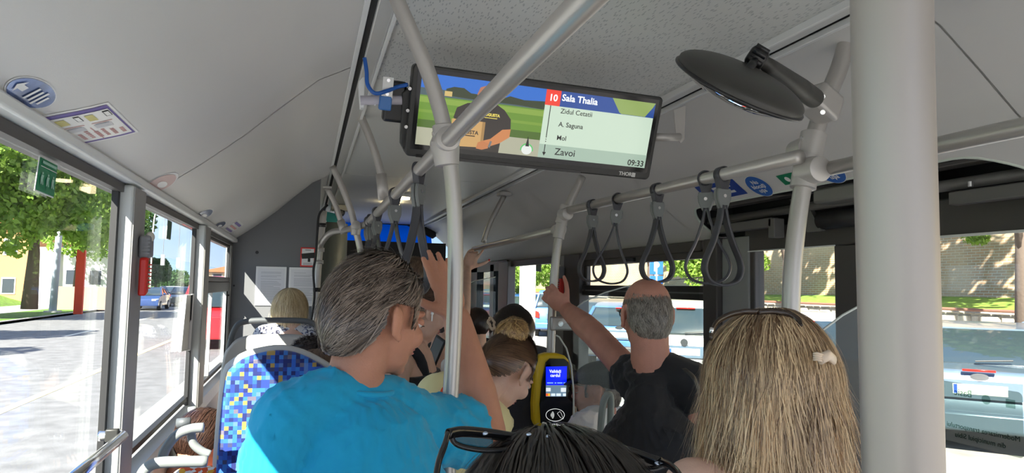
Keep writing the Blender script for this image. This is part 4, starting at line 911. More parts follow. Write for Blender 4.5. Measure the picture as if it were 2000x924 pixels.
obj('arm_bar', MB().ring(catmull([atY(270, 945, 1.75), atY(283, 918, 1.75), atY(305, 905, 1.75), atY(350, 902, 1.75), atY(405, 901, 1.75)], 6), .0125, 14), TB, wl, smooth=True)
obj('leg', MB().bb(-.35, -.31, 2.7, 2.74, POD, .73), GREYD, wl)
obj('knob', MB().cyl(atY(345, 827, 2.3), atY(372, 824, 2.3), .014, 14), HANDLE, wl, smooth=True)
obj('knob', MB().cyl(atY(368, 803, 2.6), atY(384, 800, 2.6), .013, 14), TB, wl, smooth=True)
# steel grab bar on the left wall
gb = thing('grab_bar', 'polished grab bar fixed to the left wall in the lower left corner', 'handrail', atX(240, 852, XL+.07))
g0, g1 = atX(240, 852, XL+.075), atX(150, 928, XL+.085)
obj('bar', MB().ring([g0, g0+(g1-g0)*1.6], .011, 18), mat('worn_chrome', (.72, .72, .72), .2, 1), gb, smooth=True)
obj('end_bend', MB().ring(catmull([g0, g0+(g0-g1).normalized()*.02+Vector((-.01, 0, 0)), g0+Vector((-.025, .012, 0)), g0+Vector((-.05, .012, 0))], 5), .011, 14), mat('worn_chrome', (.72, .72, .72), .2, 1), gb, smooth=True)
obj('mount_plate', MB().bb(XL+.04, XL+.066, g0.y-.004, g0.y+.012, g0.z-.012, g0.z+.016), BLACKM, gb, bevel=.003)
# right hand seats
seat(1.02, 1.45, 4.2, 1.08, .50, 1, 'dark blue patterned seat between the yellow-topped girl and the validator', True, False, base=0)
tag(obj('seat_rail', MB().ring([atY(1005, 826, 3.9), atY(1046, 824, 3.9)], .016, 14), TB, None, smooth=True), 'short pale rail across the dark blue seat left of the validator', 'handrail')
rs_ = thing('bus_seat', 'grey-green seat frame beside the man in the black T-shirt', 'seat', (1.15, 2.75, 0))
SG = mat('grey_green_plastic', (.36, .41, .37), .4)
obj('side_frame', MB().ring(catmull([atY(1171, 930, 2.45), atY(1173, 840, 2.45), atY(1178, 790, 2.45), atY(1186, 772, 2.45), atY(1193, 780, 2.45), atY(1191, 860, 2.45), atY(1190, 930, 2.45)], 5), .013, 12), SG, rs_, smooth=True)
obj('cross_bar', MB().ring([atY(1110, 864, 2.45), atY(1180, 868, 2.45)], [.022, .022], 14), SG, rs_, smooth=True)
obj('back_shell', MB().prism([atY(1112, 872, 2.47), atY(1180, 874, 2.47), atY(1180, 1060, 2.47), atY(1112, 1060, 2.47)], (0, .03, 0)), SG, rs_, bevel=.01)
obj('leg', MB().bb(atY(1145, 900, 2.5).x-.02, atY(1145, 900, 2.5).x+.02, 2.5, 2.54, 0, .9), GREYD, rs_)
# ------------------------------------------------------------------ glass partitions
def glass_panel(pts, Y, label, m=GLASS2, edge=True, th=.008, extra=None):
    t = thing('glass_partition', label, 'partition', atY(*pts[-1], Y)); P_ = [atY(a, b_, Y) for a, b_ in pts]
    obj('pane', MB().prism(P_, (0, th, 0)), m, t)
    obj('pale_edge', MB().ring(P_[:extra or len(P_)], .0035, 6), mat('glass_edge', (.62, .66, .62), .3), t, smooth=True)
    return t
glass_panel([(1167, 856), (1135, 854), (1126, 850), (1121, 838), (1120, 760), (1116, 715), (1106, 680), (1092, 658)] + [(1086, 655)]+[(1086, 640), (1110, 630), (1190, 640), (1191, 857)], 2.7, 'small clear partition beside the validator with the capped man behind it', extra=9)
glass_panel([(1120, 606), (1141, 589), (1180, 572), (1225, 559), (1290, 549), (1388, 540), (1389, 700), (1389, 1000), (1120, 1000)], 3.1, 'clear partition rising behind the bald man toward the window post', extra=6)
glass_panel([(1560, 684), (1600, 650), (1645, 616), (1692, 590), (1740, 566), (1740, 1100), (1560, 1100)], 1.72, 'smudged partition between the blonde hair and the near pole', glassmat('smoked_partition', (.72, .76, .76), 1.0, haze=.04), extra=5)
glass_panel([(898, 560), (930, 548), (968, 541), (968, 800), (898, 800)], 5.6, 'far partition near the front door behind the raised forearm', extra=3)
# ------------------------------------------------------------------ people: one continuous body surface each, grown from overlapping tapered volumes
def blend(mb, voxel, it=6, name='body'):
    me = mb.mesh('tmp_blend'); o = bpy.data.objects.new('tmp_blend', me); C.objects.link(o)
    r = o.modifiers.new('r', 'REMESH'); r.mode = 'VOXEL'; r.voxel_size = voxel; r.use_smooth_shade = True
    s = o.modifiers.new('s', 'SMOOTH'); s.factor = .5; s.iterations = it
    dc = o.modifiers.new('d', 'DECIMATE'); dc.ratio = .30 if voxel < .0065 else .5
    dg = bpy.context.evaluated_depsgraph_get(); out = bpy.data.meshes.new_from_object(o.evaluated_get(dg)); out.name = name
    bpy.data.objects.remove(o); bpy.data.meshes.remove(me); out.materials.clear(); return out
def capsule(mb, a, b, ra, rb, mids=0):
    a, b = Vector(a), Vector(b); mb.ring([a, b], [ra, rb], 18); mb.ell(a, (ra,)*3, None, 16, 10); mb.ell(b, (rb,)*3, None, 16, 10)
def limb(mb, pts, rs):
    for p, q, r, s in zip(pts, pts[1:], rs, rs[1:]): capsule(mb, p, q, r, s)
def head_matrix(c, yaw, pitch=0, roll=0, s=1.0):
    return Matrix.Translation(c) @ Matrix.Rotation(-yaw, 4, 'Z') @ Matrix.Rotation(-pitch, 4, 'X') @ Matrix.Rotation(roll, 4, 'Y') @ Matrix.Scale(s, 4)
def head_prims(mb, H, jaw=1.0, ear=True):
    E = lambda c, r, R=None: mb.add(*_ellg(c, r, R), H)
    E((0, -.012, .03), (.075, .094, .086)); E((0, .03, -.015), (.063, .066, .09)); E((0, .035, -.07), (.050*jaw, .052, .042)); E((0, .070, -.098), (.020, .018, .016))
    E((0, .088, .025), (.046, .014, .012)); E((0, .094, -.004), (.011, .014, .028)); E((0, .108, -.022), (.012, .016, .012)); E((.012, .098, -.027), (.008, .010, .008)); E((-.012, .098, -.027), (.008, .010, .008))
    E((0, .092, -.052), (.021, .011, .0065)); E((0, .090, -.063), (.018, .011, .0065))
    for sx in (-1, 1):
        E((sx*.037, .070, -.028), (.024, .024, .026))
        if ear:
            E((sx*.080, -.008, -.008), (.008, .020, .033), Matrix.Rotation(sx*.35, 3, 'Z')); E((sx*.082, -.016, .008), (.007, .013, .022), Matrix.Rotation(sx*.45, 3, 'Z')); E((sx*.078, .002, -.036), (.007, .010, .010))
def _ellg(c, r, R=None, nu=20, nv=12):
    m = MB().ell(c, r, R, nu, nv); return m.v, m.f
def hand(mb, W, d, n, side, curl=.3, s=1.0, thumb=.5, spread=.10, curls=None):
    """side: +1 / -1 puts the thumb on that side of d x n"""
    d = Vector(d).normalized(); n = Vector(n); n = (n-d*n.dot(d)).normalized(); t = d.cross(n)*side
    R = Matrix((t, n, d)).transposed()
    mb.ell(W+d*.047*s, (.041*s, .017*s, .052*s), R, 20, 12); mb.ell(W+d*.03*s+t*.022*s, (.020*s, .017*s, .035*s), R, 16, 10); mb.ell(W+d*.005*s, (.027*s, .019*s, .03*s), R, 16, 10)
    for i, (off, ln) in enumerate(((.031, .072), (.0105, .080), (-.0105, .074), (-.030, .058))):
        p = W+d*(.083-.004*abs(i-1))*s+t*off*s; a = (1.5-i)*spread; dd = (d*math.cos(a)+t*math.sin(a)).normalized(); ang = 0; c_ = (curls[i] if curls else curl)
        for k, (f, r0, r1) in enumerate(((.45, .0098, .0088), (.30, .0086, .0078), (.25, .0078, .0066))):
            ang += c_*(.8 if k == 0 else 1.0); v = dd*math.cos(ang)+n*math.sin(ang); q = p+v*ln*f*s; capsule(mb, p, q, r0*s, r1*s); p = q
    p = W+d*.022*s+t*.034*s; v = (t*.75+d*.65+n*.25).normalized()
    for k, (l, r0, r1) in enumerate(((.042, .0125, .0112), (.032, .0108, .0098), (.026, .0098, .0078))):
        q = p+v*l*s; capsule(mb, p, q, r0*s, r1*s); p = q; v = (v+(d*.25+n*thumb*.6)).normalized()
    return p
def hairmat(name, dark, light, rough=.42):
    if name in MATS: return MATS[name]
    m = mat(name, light, rough); t_, N, Lk, b = nodes_of(m); at = N.new('ShaderNodeAttribute'); at.attribute_name = 'sv'; r = N.new('ShaderNodeValToRGB')
    r.color_ramp.elements[0].color = (*dark, 1); r.color_ramp.elements[1].color = (*light, 1); r.color_ramp.elements[0].position = .1; r.color_ramp.elements[1].position = .9
    Lk.new(at.outputs['Fac'], r.inputs[0]); Lk.new(r.outputs[0], b.inputs['Base Color']); b.inputs['Specular IOR Level'].default_value = .6
    b.inputs['Anisotropic'].default_value = .5; return m
def lock_noise(u, f=7.0, seed=0):
    r = np.random.default_rng(seed); out = np.zeros(len(u))
    for k in range(5):
        v = r.normal(size=3)*f*(1+.8*k); out += np.sin(u @ v+r.uniform(0, 6.28))/(1+.5*k)
    return out/3.2
def strands(name, H, c, r, n, length, K, region, pole, parent, m, grav=0.0, free=False, off=(.001, .010), jit=.25, width=.0007, seed=1, start=None, down=None, flick=0, shell=True, shell_off=0.0, clump=.5, wave=0, tone=.0, fstart=.6):
    """hair as real strands: rooted on an ellipsoid of the head, combed away from `pole`, draped by gravity, kept outside the skull"""
    g = np.random.default_rng(seed); c = np.array(c); r = np.array(r); pole = np.array(pole)/np.linalg.norm(pole)
    Hn = np.array(H); Hr = Hn[:3, :3]; sc = np.linalg.norm(Hr[:, 0]); dn = (Hr.T @ np.array((0, 0, -1.0)))/sc if down is None else np.array(down)
    u = g.normal(size=(n*4, 3)); u /= np.linalg.norm(u, axis=1)[:, None]; p0 = c+u*r
    keep = (start or region)(p0); u = u[keep][:n]; p = c+u*r; n = len(u)
    ln = length*(1+g.uniform(-.35, .2, n)); step = ln/(K-1)
    cl = lock_noise(u, 9, seed); sv = np.clip(.5+tone+clump*.55*cl+g.normal(0, .16, n), 0, 1)
    jv = g.normal(size=(n, 3))*jit; cv = np.stack([lock_noise(u, 8, seed+3+i) for i in range(3)], 1)*jit*1.6
    offs = (off[0]+(off[1]-off[0])*np.linspace(0, 1, K)[None, :]*(.6+.8*g.random(n)[:, None])); offs += (np.abs(lock_noise(u, 6, seed+9))*off[1]*.5)[:, None]
    P = np.zeros((n, K, 3)); alive = np.ones(n, bool)
    for k in range(K):
        q = (p-c)/r; L_ = np.linalg.norm(q, axis=1)
        tgt = 1+offs[:, k]/r.mean()
        inside = (L_ < tgt) if free else np.ones(n, bool)
        p = np.where(inside[:, None], c+q/L_[:, None]*tgt[:, None]*r, p)
        if k: 
            ok = region(p) if not free else np.ones(n, bool)
            alive &= ok; p = np.where(alive[:, None], p, P[:, k-1])
        P[:, k] = p
        nn = (p-c)/r**2; nn /= np.linalg.norm(nn, axis=1)[:, None]
        fl = -pole[None, :]*np.ones((n, 1)) ; fl = fl-nn*(fl*nn).sum(1)[:, None]; fl /= (np.linalg.norm(fl, axis=1)[:, None]+1e-6)
        d = fl*(1-grav)+dn*grav+jv*.5+cv
        if wave: d = d+np.stack([np.sin(k*1.3+cl*9), np.cos(k*1.1+cl*7), np.zeros(n)], 1)*wave
        if flick: 
            fr = max(0, (k/(K-1)-fstart)/(1-fstart)); out = nn.copy(); d = d*(1-fr*.6)+out*fr*flick*(0.6+cl[:, None])
        on = inside[:, None]
        dt = d-nn*(d*nn).sum(1)[:, None]*on
        dt /= (np.linalg.norm(dt, axis=1)[:, None]+1e-6); p = p+dt*step[:, None]
    # world space, three-sided tapered tubes
    W = P @ Hr.T+Hn[:3, 3]; T = np.gradient(W, axis=1); T /= (np.linalg.norm(T, axis=2)[:, :, None]+1e-9)
    ctr = Hr @ c+Hn[:3, 3]; O = W-ctr; A = np.cross(T, O); A /= (np.linalg.norm(A, axis=2)[:, :, None]+1e-9); B = np.cross(A, T)
    wdt = (width*sc*np.array([1.0-.75*(k/(K-1))**2 for k in range(K)]))[None, :, None]*(.7+.6*g.random(n)[:, None, None])
    V = np.stack([W+A*wdt*1.25, W-A*wdt*1.25], axis=2).reshape(-1, 3)
    base = ((np.arange(n)*K*2)[:, None]+(np.arange(K-1)*2)[None, :]).ravel()
    F = np.stack([base, base+1, base+3, base+2], axis=-1)
    SV = np.repeat(sv, K*2)
    if shell:
        nu, nv = 56, 36; ph = np.linspace(0, PI, nv+1); th = np.linspace(0, 2*PI, nu, endpoint=False); PH, TH = np.meshgrid(ph, th, indexing='ij')
        G = c+(r*(1+shell_off))*np.stack([np.sin(PH)*np.cos(TH), np.sin(PH)*np.sin(TH), np.cos(PH)], -1); Gf = G.reshape(-1, 3); inr = region(Gf)
        o = len(V); V = np.concatenate([V, Gf @ Hr.T+Hn[:3, 3]]); SV = np.concatenate([SV, np.clip(.22+.35*lock_noise((Gf-c)/r, 12, seed), 0, 1)])
        ii, jj = np.meshgrid(np.arange(nv), np.arange(nu), indexing='ij'); a_ = (ii*nu+jj).ravel(); b_ = (ii*nu+(jj+1) % nu).ravel(); c2 = ((ii+1)*nu+(jj+1) % nu).ravel(); d_ = ((ii+1)*nu+jj).ravel()
        kf = inr[a_] & inr[b_] & inr[c2] & inr[d_]; F = np.concatenate([F, np.stack([a_, b_, c2, d_], 1)[kf]+o])
    me = bpy.data.meshes.new(name); me.vertices.add(len(V)); me.vertices.foreach_set('co', V.astype(np.float32).ravel())
    me.loops.add(F.size); me.loops.foreach_set('vertex_index', F.astype(np.int32).ravel()); me.polygons.add(len(F)); me.polygons.foreach_set('loop_start', (np.arange(len(F))*4).astype(np.int32))
    me.polygons.foreach_set('use_smooth', np.ones(len(F), bool)); me.update(calc_edges=True)
    at = me.attributes.new('sv', 'FLOAT', 'POINT'); at.data.foreach_set('value', SV.astype(np.float32)); me.validate(clean_customdata=False)
    return link(name, me, m, parent)
def short_region(front=.052, ear=-.005, nape=-.075, bald=None):
    def f(p):
        x, y, z = p[:, 0], p[:, 1], p[:, 2]
        zz = np.where(y > .050, front+(y-.050)*.9, np.where(y > .030, ear, np.where(y > -.034, .030, nape+(np.clip(y+.095, 0, .06)/.06)**2*(ear-.01-nape))))
        ok = z > zz
        if bald: ok &= ~(((x-bald[0])/bald[3])**2+((y-bald[1])/bald[4])**2+((z-bald[2])/bald[5])**2 < 1)
        return ok
    return f
SK = lambda n, c: mat('skin_'+n, c, .55, var=.10, vscale=14, bump=.12, bscale=220, sss=.12)
SKIN_TAN = SK('tan', (.50, .23, .145)); SKIN_FAIR = SK('fair', (.66, .42, .32)); SKIN_RED = SK('ruddy', (.55, .26, .19)); SKIN_MID = SK('medium', (.50, .29, .20))
def crumple(me, amp, f=14, seed=0, dirs=((.6, .2, 1), (-.5, .3, 1), (1, .1, .5))):
    n = len(me.vertices); co = np.empty(n*3); me.vertices.foreach_get('co', co); co = co.reshape(-1, 3); no = np.empty(n*3); me.vertex_normals.foreach_get('vector', no); no = no.reshape(-1, 3)
    d = np.zeros(n); w_ = np.stack([lock_noise(co, 9, seed+i) for i in range(3)], 1)*.09
    for k, v in enumerate(dirs):
        v = np.array(v)/np.linalg.norm(v); ph = (co+w_) @ v*f*(2+.9*k); s_ = np.sin(ph*3.1+k); mk = np.clip(lock_noise(co, 7, seed+20+k)*1.6+.25, 0, 1); d += (1-np.abs(s_))**2*mk*(1-.2*k)
    co += no*(d*amp)[:, None]; me.vertices.foreach_set('co', co.ravel()); me.update()
def fabricm(name, c, wr=.35, ws=9, st=(1, 1, .45)): 
    m = mat(name, c, .85, bump=wr, bscale=ws, stretch=st); m.node_tree.nodes['Principled BSDF'].inputs['Sheen Weight'].default_value = .15
    for nd in m.node_tree.nodes:
        if nd.type == 'BUMP': nd.inputs['Distance'].default_value = .03
    return m
JEANS = mat('dark_trousers', (.03, .04, .07), .9, bump=.1, bscale=40); SHOE = mat('shoe_dark', (.03, .03, .03), .6)
def figure(label, hc, yaw, pitch=0, roll=0, s=1.0, skin=SKIN_MID, neck=None, sL=None, sR=None, hip=None, floor=0.0, shirt=None, sleeve=.45, arms=(), vox=.007, girth=1.0, seated=None, neckline=0.0, jaw=1.0, straps=False, ear=True, group=None, legs=True, pants=JEANS, neck_r=.056, shirt_name='t_shirt'):
    hc = Vector(hc); H = head_matrix(hc, yaw, pitch, roll, s)
    fwd_ = (H.to_3x3() @ Vector((0, 1, 0))).normalized(); fwd_.z = 0; fwd_.normalize(); rt = Vector((fwd_.y, -fwd_.x, 0))
    neck = Vector(neck) if neck is not None else H @ Vector((0, -.045, -.175))
    sL = Vector(sL) if sL is not None else neck-rt*.165*s*girth+Vector((0, 0, -.035)); sR = Vector(sR) if sR is not None else neck+rt*.165*s*girth+Vector((0, 0, -.035))
    smid = (sL+sR)/2; side = (sR-sL).normalized(); tf = Vector((0, 0, 1)).cross(side).normalized()   # torso forward
    hip = Vector(hip) if hip is not None else Vector((smid.x, smid.y, smid.z-.52*s)); W2 = (sR-sL).length/2
    root = thing('person', label, 'person', (hip.x, hip.y, floor), group)
    mb = MB(); head_prims(mb, H, jaw, ear)
    limb(mb, [H @ Vector((0, -.022, -.05)), H @ Vector((0, -.03, -.11)), neck, neck+(smid-neck)*.6-Vector((0, 0, .03))], [neck_r*s, neck_r*.98*s, neck_r*1.08*s, .060*s])
    up = (neck-hip)
    def loft(k, zt=1.0):
        prof = [(0, .165, .115), (.25, .150, .105), (.55, .172, .120), (.78, W2*.93/s, .118), (.90, W2*.72/s, .098), (.97, .085, .07)]
        return [(hip+up*f, (a*s*girth*k if f < .7 else a*s*k, b_*s*girth*k)) for f, a, b_ in prof if f <= zt]
    L0 = loft(.96); mb.ring([p for p, _ in L0], [q for _, q in L0], 28, flat=tf)
    limb(mb, [sL, smid+Vector((0, 0, .0)), sR], [.058*s, .06*s, .058*s])
    st = MB(); L1 = loft(1.07, .98 if neckline == 0 else .93-neckline); st.ring([p for p, _ in L1], [q for _, q in L1], 32, flat=tf)
    if not straps:
        tn = neck+Vector((0, 0, -.012)); 
        for q in (sL, sR): limb(st, [q, q.lerp(tn, .6)+Vector((0, 0, .004)), smid.lerp(tn, .55)], [.069*s, .070*s, .078*s])
    hems = []
    for A in arms or ():
        pass
    got = {a['side']: a for a in arms}
    for sd, sh in ((-1, sL), (1, sR)):
        A = got.get(sd) or {}
        el = Vector(A['elbow']) if 'elbow' in A else sh+side*sd*.05*s-Vector((0, 0, .28*s)); wr = Vector(A['wrist']) if 'wrist' in A else el+tf*.16*s-Vector((0, 0, .19*s))+side*(-sd)*.02
        ra, re, rw = A.get('r', (.052, .043, .029)); mid = el.lerp(wr, .35)
        limb(mb, [sh, sh.lerp(el, .5), el, mid, wr], [ra*s, ra*.92*s, re*s, re*1.02*s, rw*s])
        d = Vector(A.get('d', wr-el)); n_ = Vector(A.get('n', side*(-sd)))
        A['tip'] = hand(mb, wr+d.normalized()*.012, d, n_, sd, A.get('curl', .35), A.get('hs', s), A.get('thumb', .5), A.get('spread', .08), A.get('curls'))
        if sleeve and not straps:
            e = sh.lerp(el, sleeve); limb(st, [sh, sh.lerp(el, .15)], [.068*s, ra*1.28*s]); st.ring([sh.lerp(el, .05), e], [ra*1.30*s, ra*1.34*s], 24)
    if legs:
        for sd in (-1, 1):
            hp = hip+side*sd*.085*s; 
            if seated is None:
                kn = Vector((hp.x, hp.y, floor+(hip.z-floor)*.53))+tf*.02; an = Vector((hp.x, hp.y, floor+.08))
            else:
                kn = hp+tf*.40*s; kn.z = hp.z-.02; an = Vector((kn.x, kn.y, floor+.08))+tf*(.0)
                if an.z > kn.z-.2: an = kn+Vector((0, 0, -.25))
            limb(mb, [hp, kn, an], [.078*s*girth, .055*s, .038*s]); limb(mb, [an-Vector((0, 0, .035)), an+tf*.14-Vector((0, 0, .045))], [.038, .034])
    body = link('body', blend(mb, vox, 5 if vox < .006 else 4), skin, root, True)
    if legs:
        pm = MB()
        for sd in (-1, 1):
            hp = hip+side*sd*.085*s
            if seated is None: kn = Vector((hp.x, hp.y, floor+(hip.z-floor)*.53))+tf*.02; an = Vector((hp.x, hp.y, floor+.12))
            else:
                kn = hp+tf*.40*s; kn.z = hp.z-.02; an = Vector((kn.x, kn.y, floor+.12))
                if an.z > kn.z-.2: an = kn+Vector((0, 0, -.2))
            limb(pm, [hp, kn], [.092*s*girth, .068*s]); pm.ring([kn, an], [.068*s, .058*s], 18)
        pm.ring([hip-up*.02, hip+up*.16], [(.172*s*girth, .122*s*girth), (.165*s*girth, .118*s*girth)], 26, flat=tf)
        link('trousers', blend(pm, .011, 4), pants, root, True)
    sh_ = None
    if shirt is not None: sm_ = blend(st, max(.006, vox), 4); crumple(sm_, .009 if vox < .0055 else .006, 8, len(label)); sh_ = link(shirt_name, sm_, shirt, root, True)
    return dict(root=root, H=H, neck=neck, sL=sL, sR=sR, side=side, tf=tf, body=body, shirt=sh_, hip=hip)
def face_bits(F, brow=(.06, .04, .03), lips=(.45, .16, .13), closed=True, eyes=True):
    H = F['H']; rt = F['root']; lm = mat('lips_%d' % int(lips[0]*100), lips, .45); bmn = mat('brow_%d' % int(brow[0]*100), brow, .8)
    for sx in (-1, 1):
        b_ = [H @ Vector((sx*(.014+.010*k), .103-.0035*k*k*.9-.001*k, .030+.004*math.sin(k*.9))) for k in range(5)]; obj('eyebrow', MB().ring(b_, [.0028, .0036, .0034, .0028, .0014], 8), bmn, rt, smooth=True)
        if eyes:
            e = MB(); e.add(*_ellg((sx*.031, .083, .004), (.0135, .012, .010)), H); ey = obj('eye', e, mat('eye_white', (.75, .72, .70), .2), rt, smooth=True)
            e = MB(); e.add(*_ellg((sx*.031, .0935, .001), (.005, .003, .005)), H); obj('iris', e, mat('iris_dark', (.05, .03, .02), .2), ey, smooth=True)
            e = MB(); e.add(*_ellg((sx*.031, .084, .0085 if not closed else .006), (.0150, .0128, .0085 if not closed else .0105)), H); obj('eyelid', e, F['body'].data.materials[0], ey, smooth=True)
            l = [H @ Vector((sx*(.031+q), .0965-abs(q)*.35, -.001 if closed else .002)) for q in (-.013, -.006, 0, .006, .013)]; obj('lashes', MB().ring(l, .0011, 6), bmn, ey)
    for z, rr_, h in ((-.0530, .019, .0048), (-.0612, .016, .0052)):
        e = MB(); e.add(*_ellg((0, .0945, z), (rr_, .0105, h)), H); obj('lip', e, lm, rt, smooth=True)
def glasses(F, z=.004, y=.108, m=BLACK, up=0, lensm=None, r=.024, name='sunglasses', tilt=0, par=None, label=None):
    H = F['H'] @ Matrix.Translation((0, 0, 0)) @ Matrix.Rotation(tilt, 4, 'X'); t = par or F['root']
    g = thing(name, label, 'glasses', H @ Vector((0, y, z))) if label else None
    P0 = g if g is not None else t
    for sx in (-1, 1):
        c = [H @ Vector((sx*.034+r*1.15*math.cos(a), y-abs(sx*.034+r*1.15*math.cos(a))**2*4.5, z+r*.82*math.sin(a))) for a in [2*PI*i/28 for i in range(28)]]
        obj('rim', MB().ring(c, .0022, 8, closed=True), m, P0, smooth=True); 
        if lensm: obj('lens', MB().poly(c), lensm, P0)
        obj('temple', MB().ring([H @ Vector((sx*.062, y-.016, z+.005)), H @ Vector((sx*.079, y-.05, z+.006)), H @ Vector((sx*.086, .0, z+.004)), H @ Vector((sx*.085, -.02, z-.012))], [.0032, .0028, .0026, .003], 8), m, P0, smooth=True)
    obj('bridge', MB().ring([H @ Vector((-.009, y, z+.006)), H @ Vector((0, y+.003, z+.009)), H @ Vector((.009, y, z+.006))], .002, 8), m, P0, smooth=True)
    return g
R_ = math.radians
# 1 the man in the blue T-shirt, leaning his forehead on his hand
hm1 = atY(738, 622, 1.50)
TEAL = fabricm('bright_blue_cotton', (.003, .35, .60), .55, 7, (1.3, 1.3, .7))
Fm = figure('man in bright blue T-shirt leaning his forehead on his raised hand', hm1, R_(60), R_(10), R_(0), 1.0, SKIN_TAN, neck=atY(693, 762, 1.47), sL=atY(562, 822, 1.40), sR=atY(838, 838, 1.56), hip=atY(690, 1330, 1.46), shirt=TEAL, sleeve=.62, vox=.0048, girth=1.18, neck_r=.058,
    arms=[dict(side=1, elbow=atY(948, 850, 1.69), wrist=atY(893, 625, 1.74), r=(.060, .053, .036), d=atY(862, 540, 1.75)-atY(890, 625, 1.74), n=(-.45, .9, .1), thumb_side=-1, curl=.05, hs=1.08, thumb=.1, spread=.015)])
HG = hairmat('grey_brown_hair', (.028, .017, .012), (.36, .28, .225), .34)
reg1 = short_region(.055, -.016, -.090)
c1_, r1_ = (0, -.012, .008), (.081, .104, .120)
strands('hair', Fm['H'], c1_, r1_, 9000, .085, 9, reg1, (0, .9, .55), Fm['root'], HG, grav=.25, off=(.002, .016), jit=.20, width=.0010, seed=5, clump=1.3, shell_off=.02)
face_bits(Fm, (.10, .07, .05))
obj('collar', MB().ring([Fm['neck']+Vector((.078*math.cos(a), .070*math.sin(a), .010-.014*math.cos(a-R_(-30)))) for a in [2*PI*i/40 for i in range(40)]], .0065, 8, closed=True), TEAL, Fm['root'], smooth=True)
# 2 the bald man in black
hm2 = atY(1262, 614, 2.2)
BLK = fabricm('black_cotton', (.014, .014, .016), .45, 7)
Fb = figure('bald man in black T-shirt holding the middle pole with his left hand', hm2, R_(8), R_(4), 0, 1.07, SKIN_RED, neck=atY(1272, 716, 2.16), sL=atY(1248, 748, 2.22), sR=atY(1350, 748, 2.10), hip=atY(1285, 1050, 2.15), shirt=BLK, sleeve=.17, vox=.005, girth=.98, neck_r=.062,
    arms=[dict(side=-1, elbow=atY(1160, 652, 2.55), wrist=atY(1108, 606, 2.93), r=(.052, .047, .033), d=(-.70, .12, .62), n=(.25, .95, .1), curl=.85, thumb=.35, hs=1.05)])
strands('hair', Fb['H'], (0, -.012, .0), (.077, .098, .116), 5200, .018, 5, short_region(.04, -.02, -.085, bald=(0, -.035, .105, .058, .085, .060)), (0, .3, 1), Fb['root'], hairmat('grey_stubble', (.06, .045, .035), (.42, .38, .33)), off=(.0005, .003), jit=.5, width=.0007, seed=8, shell_off=.004)
glasses(Fb, .006, .106, name='glasses_frame')
obj('bag_strap', MB().ring(catmull([atY(1336, 720, 2.0), atY(1356, 740, 1.96), atY(1366, 780, 1.97), atY(1366, 860, 2.0)], 5), [(.012, .003)]*16, 8), BLACKM, Fb['root'], smooth=True)
# 3 the blonde woman on the right
hm3 = atY(1500, 722, 1.2)
Fw = figure('woman with long wavy blonde hair and sunglasses pushed up, beside the thick near pole', hm3, R_(18), 0, 0, 1.0, SKIN_FAIR, neck=atY(1490, 890, 1.17), sL=atY(1355, 955, 1.19), sR=atY(1650, 980, 1.1), hip=atY(1500, 1450, 1.16), shirt=fabricm('beige_top', (.55, .45, .38)), sleeve=.3, straps=True, vox=.008, ear=False, shirt_name='top')
HB = hairmat('honey_blonde_hair', (.13, .065, .03), (.95, .70, .42), .36)
allr = lambda p: np.ones(len(p), bool)
def nofront(lim, zt): return lambda p: ~((p[:, 1] > lim) & (p[:, 2] < zt))
cW, rW = (0, -.02, -.02), (.120, .112, .140)
strands('hair', Fw['H'], cW, rW, 20000, .24, 14, nofront(.07, .02), (0, .15, 1), Fw['root'], HB, tone=.06, grav=.8, free=True, off=(.001, .014), jit=.16, width=.00075, seed=11, flick=.35, clump=1.5, start=lambda p: (p[:, 2] > -.02) & ~((p[:, 1] > .06) & (p[:, 2] < .03)), shell_off=.0, wave=.10)
strands('hair', Fw['H'], (0, -.02, -.12), (.132, .118, .13), 9000, .17, 11, nofront(.07, .3), (0, .1, 1), Fw['root'], HB, grav=.35, free=True, off=(.001, .02), jit=.3, width=.0008, seed=12, flick=1.6, clump=1.2, start=lambda p: (p[:, 2] < -.07) & (p[:, 2] > -.19) & (p[:, 1] < .05), shell=False, wave=.25, fstart=.25)
bg_ = thing('sunglasses', 'dark sunglasses pushed up on the crown of the blonde hair', 'glasses', atY(1478, 614, 1.14))
BGM = mat('dark_tortoise_frame', (.03, .018, .012), .15)
obj('left_rim', MB().ring(catmull([atY(1388, 662, 1.09), atY(1392, 644, 1.10), atY(1402, 628, 1.11), atY(1425, 615, 1.12), atY(1455, 609, 1.13), atY(1480, 609, 1.13)], 5), [(.0035, .006)]*26, 10), BGM, bg_, smooth=True)
obj('right_rim', MB().ring(catmull([atY(1480, 609, 1.13), atY(1510, 608, 1.13), atY(1540, 613, 1.12), atY(1557, 624, 1.11), atY(1563, 638, 1.10)], 5), [(.0035, .006)]*21, 10), BGM, bg_, smooth=True)
obj('hinge', MB().cyl(atY(1389, 650, 1.08), atY(1391, 640, 1.08), .004, 10), STEEL, bg_, smooth=True)
hcl = thing('hair_clip', 'beige claw clip on the right side of the blonde hair', 'clip', atY(1610, 690, 1.04))
CLM = mat('beige_clip', (.72, .58, .45), .35)
obj('clip_body', MB().ring([atY(1602, 702, 1.03), atY(1618, 694, 1.04), atY(1628, 703, 1.06)], [(.006, .010)]*3, 10), CLM, hcl, smooth=True)
for k in range(4): obj('clip_tooth', MB().ring([atY(1606, 694+4*k, 1.03), atY(1596, 690+4*k, 1.02), atY(1588, 691+4*k, 1.025)], [.003, .0026, .0016], 8), CLM, hcl, smooth=True)
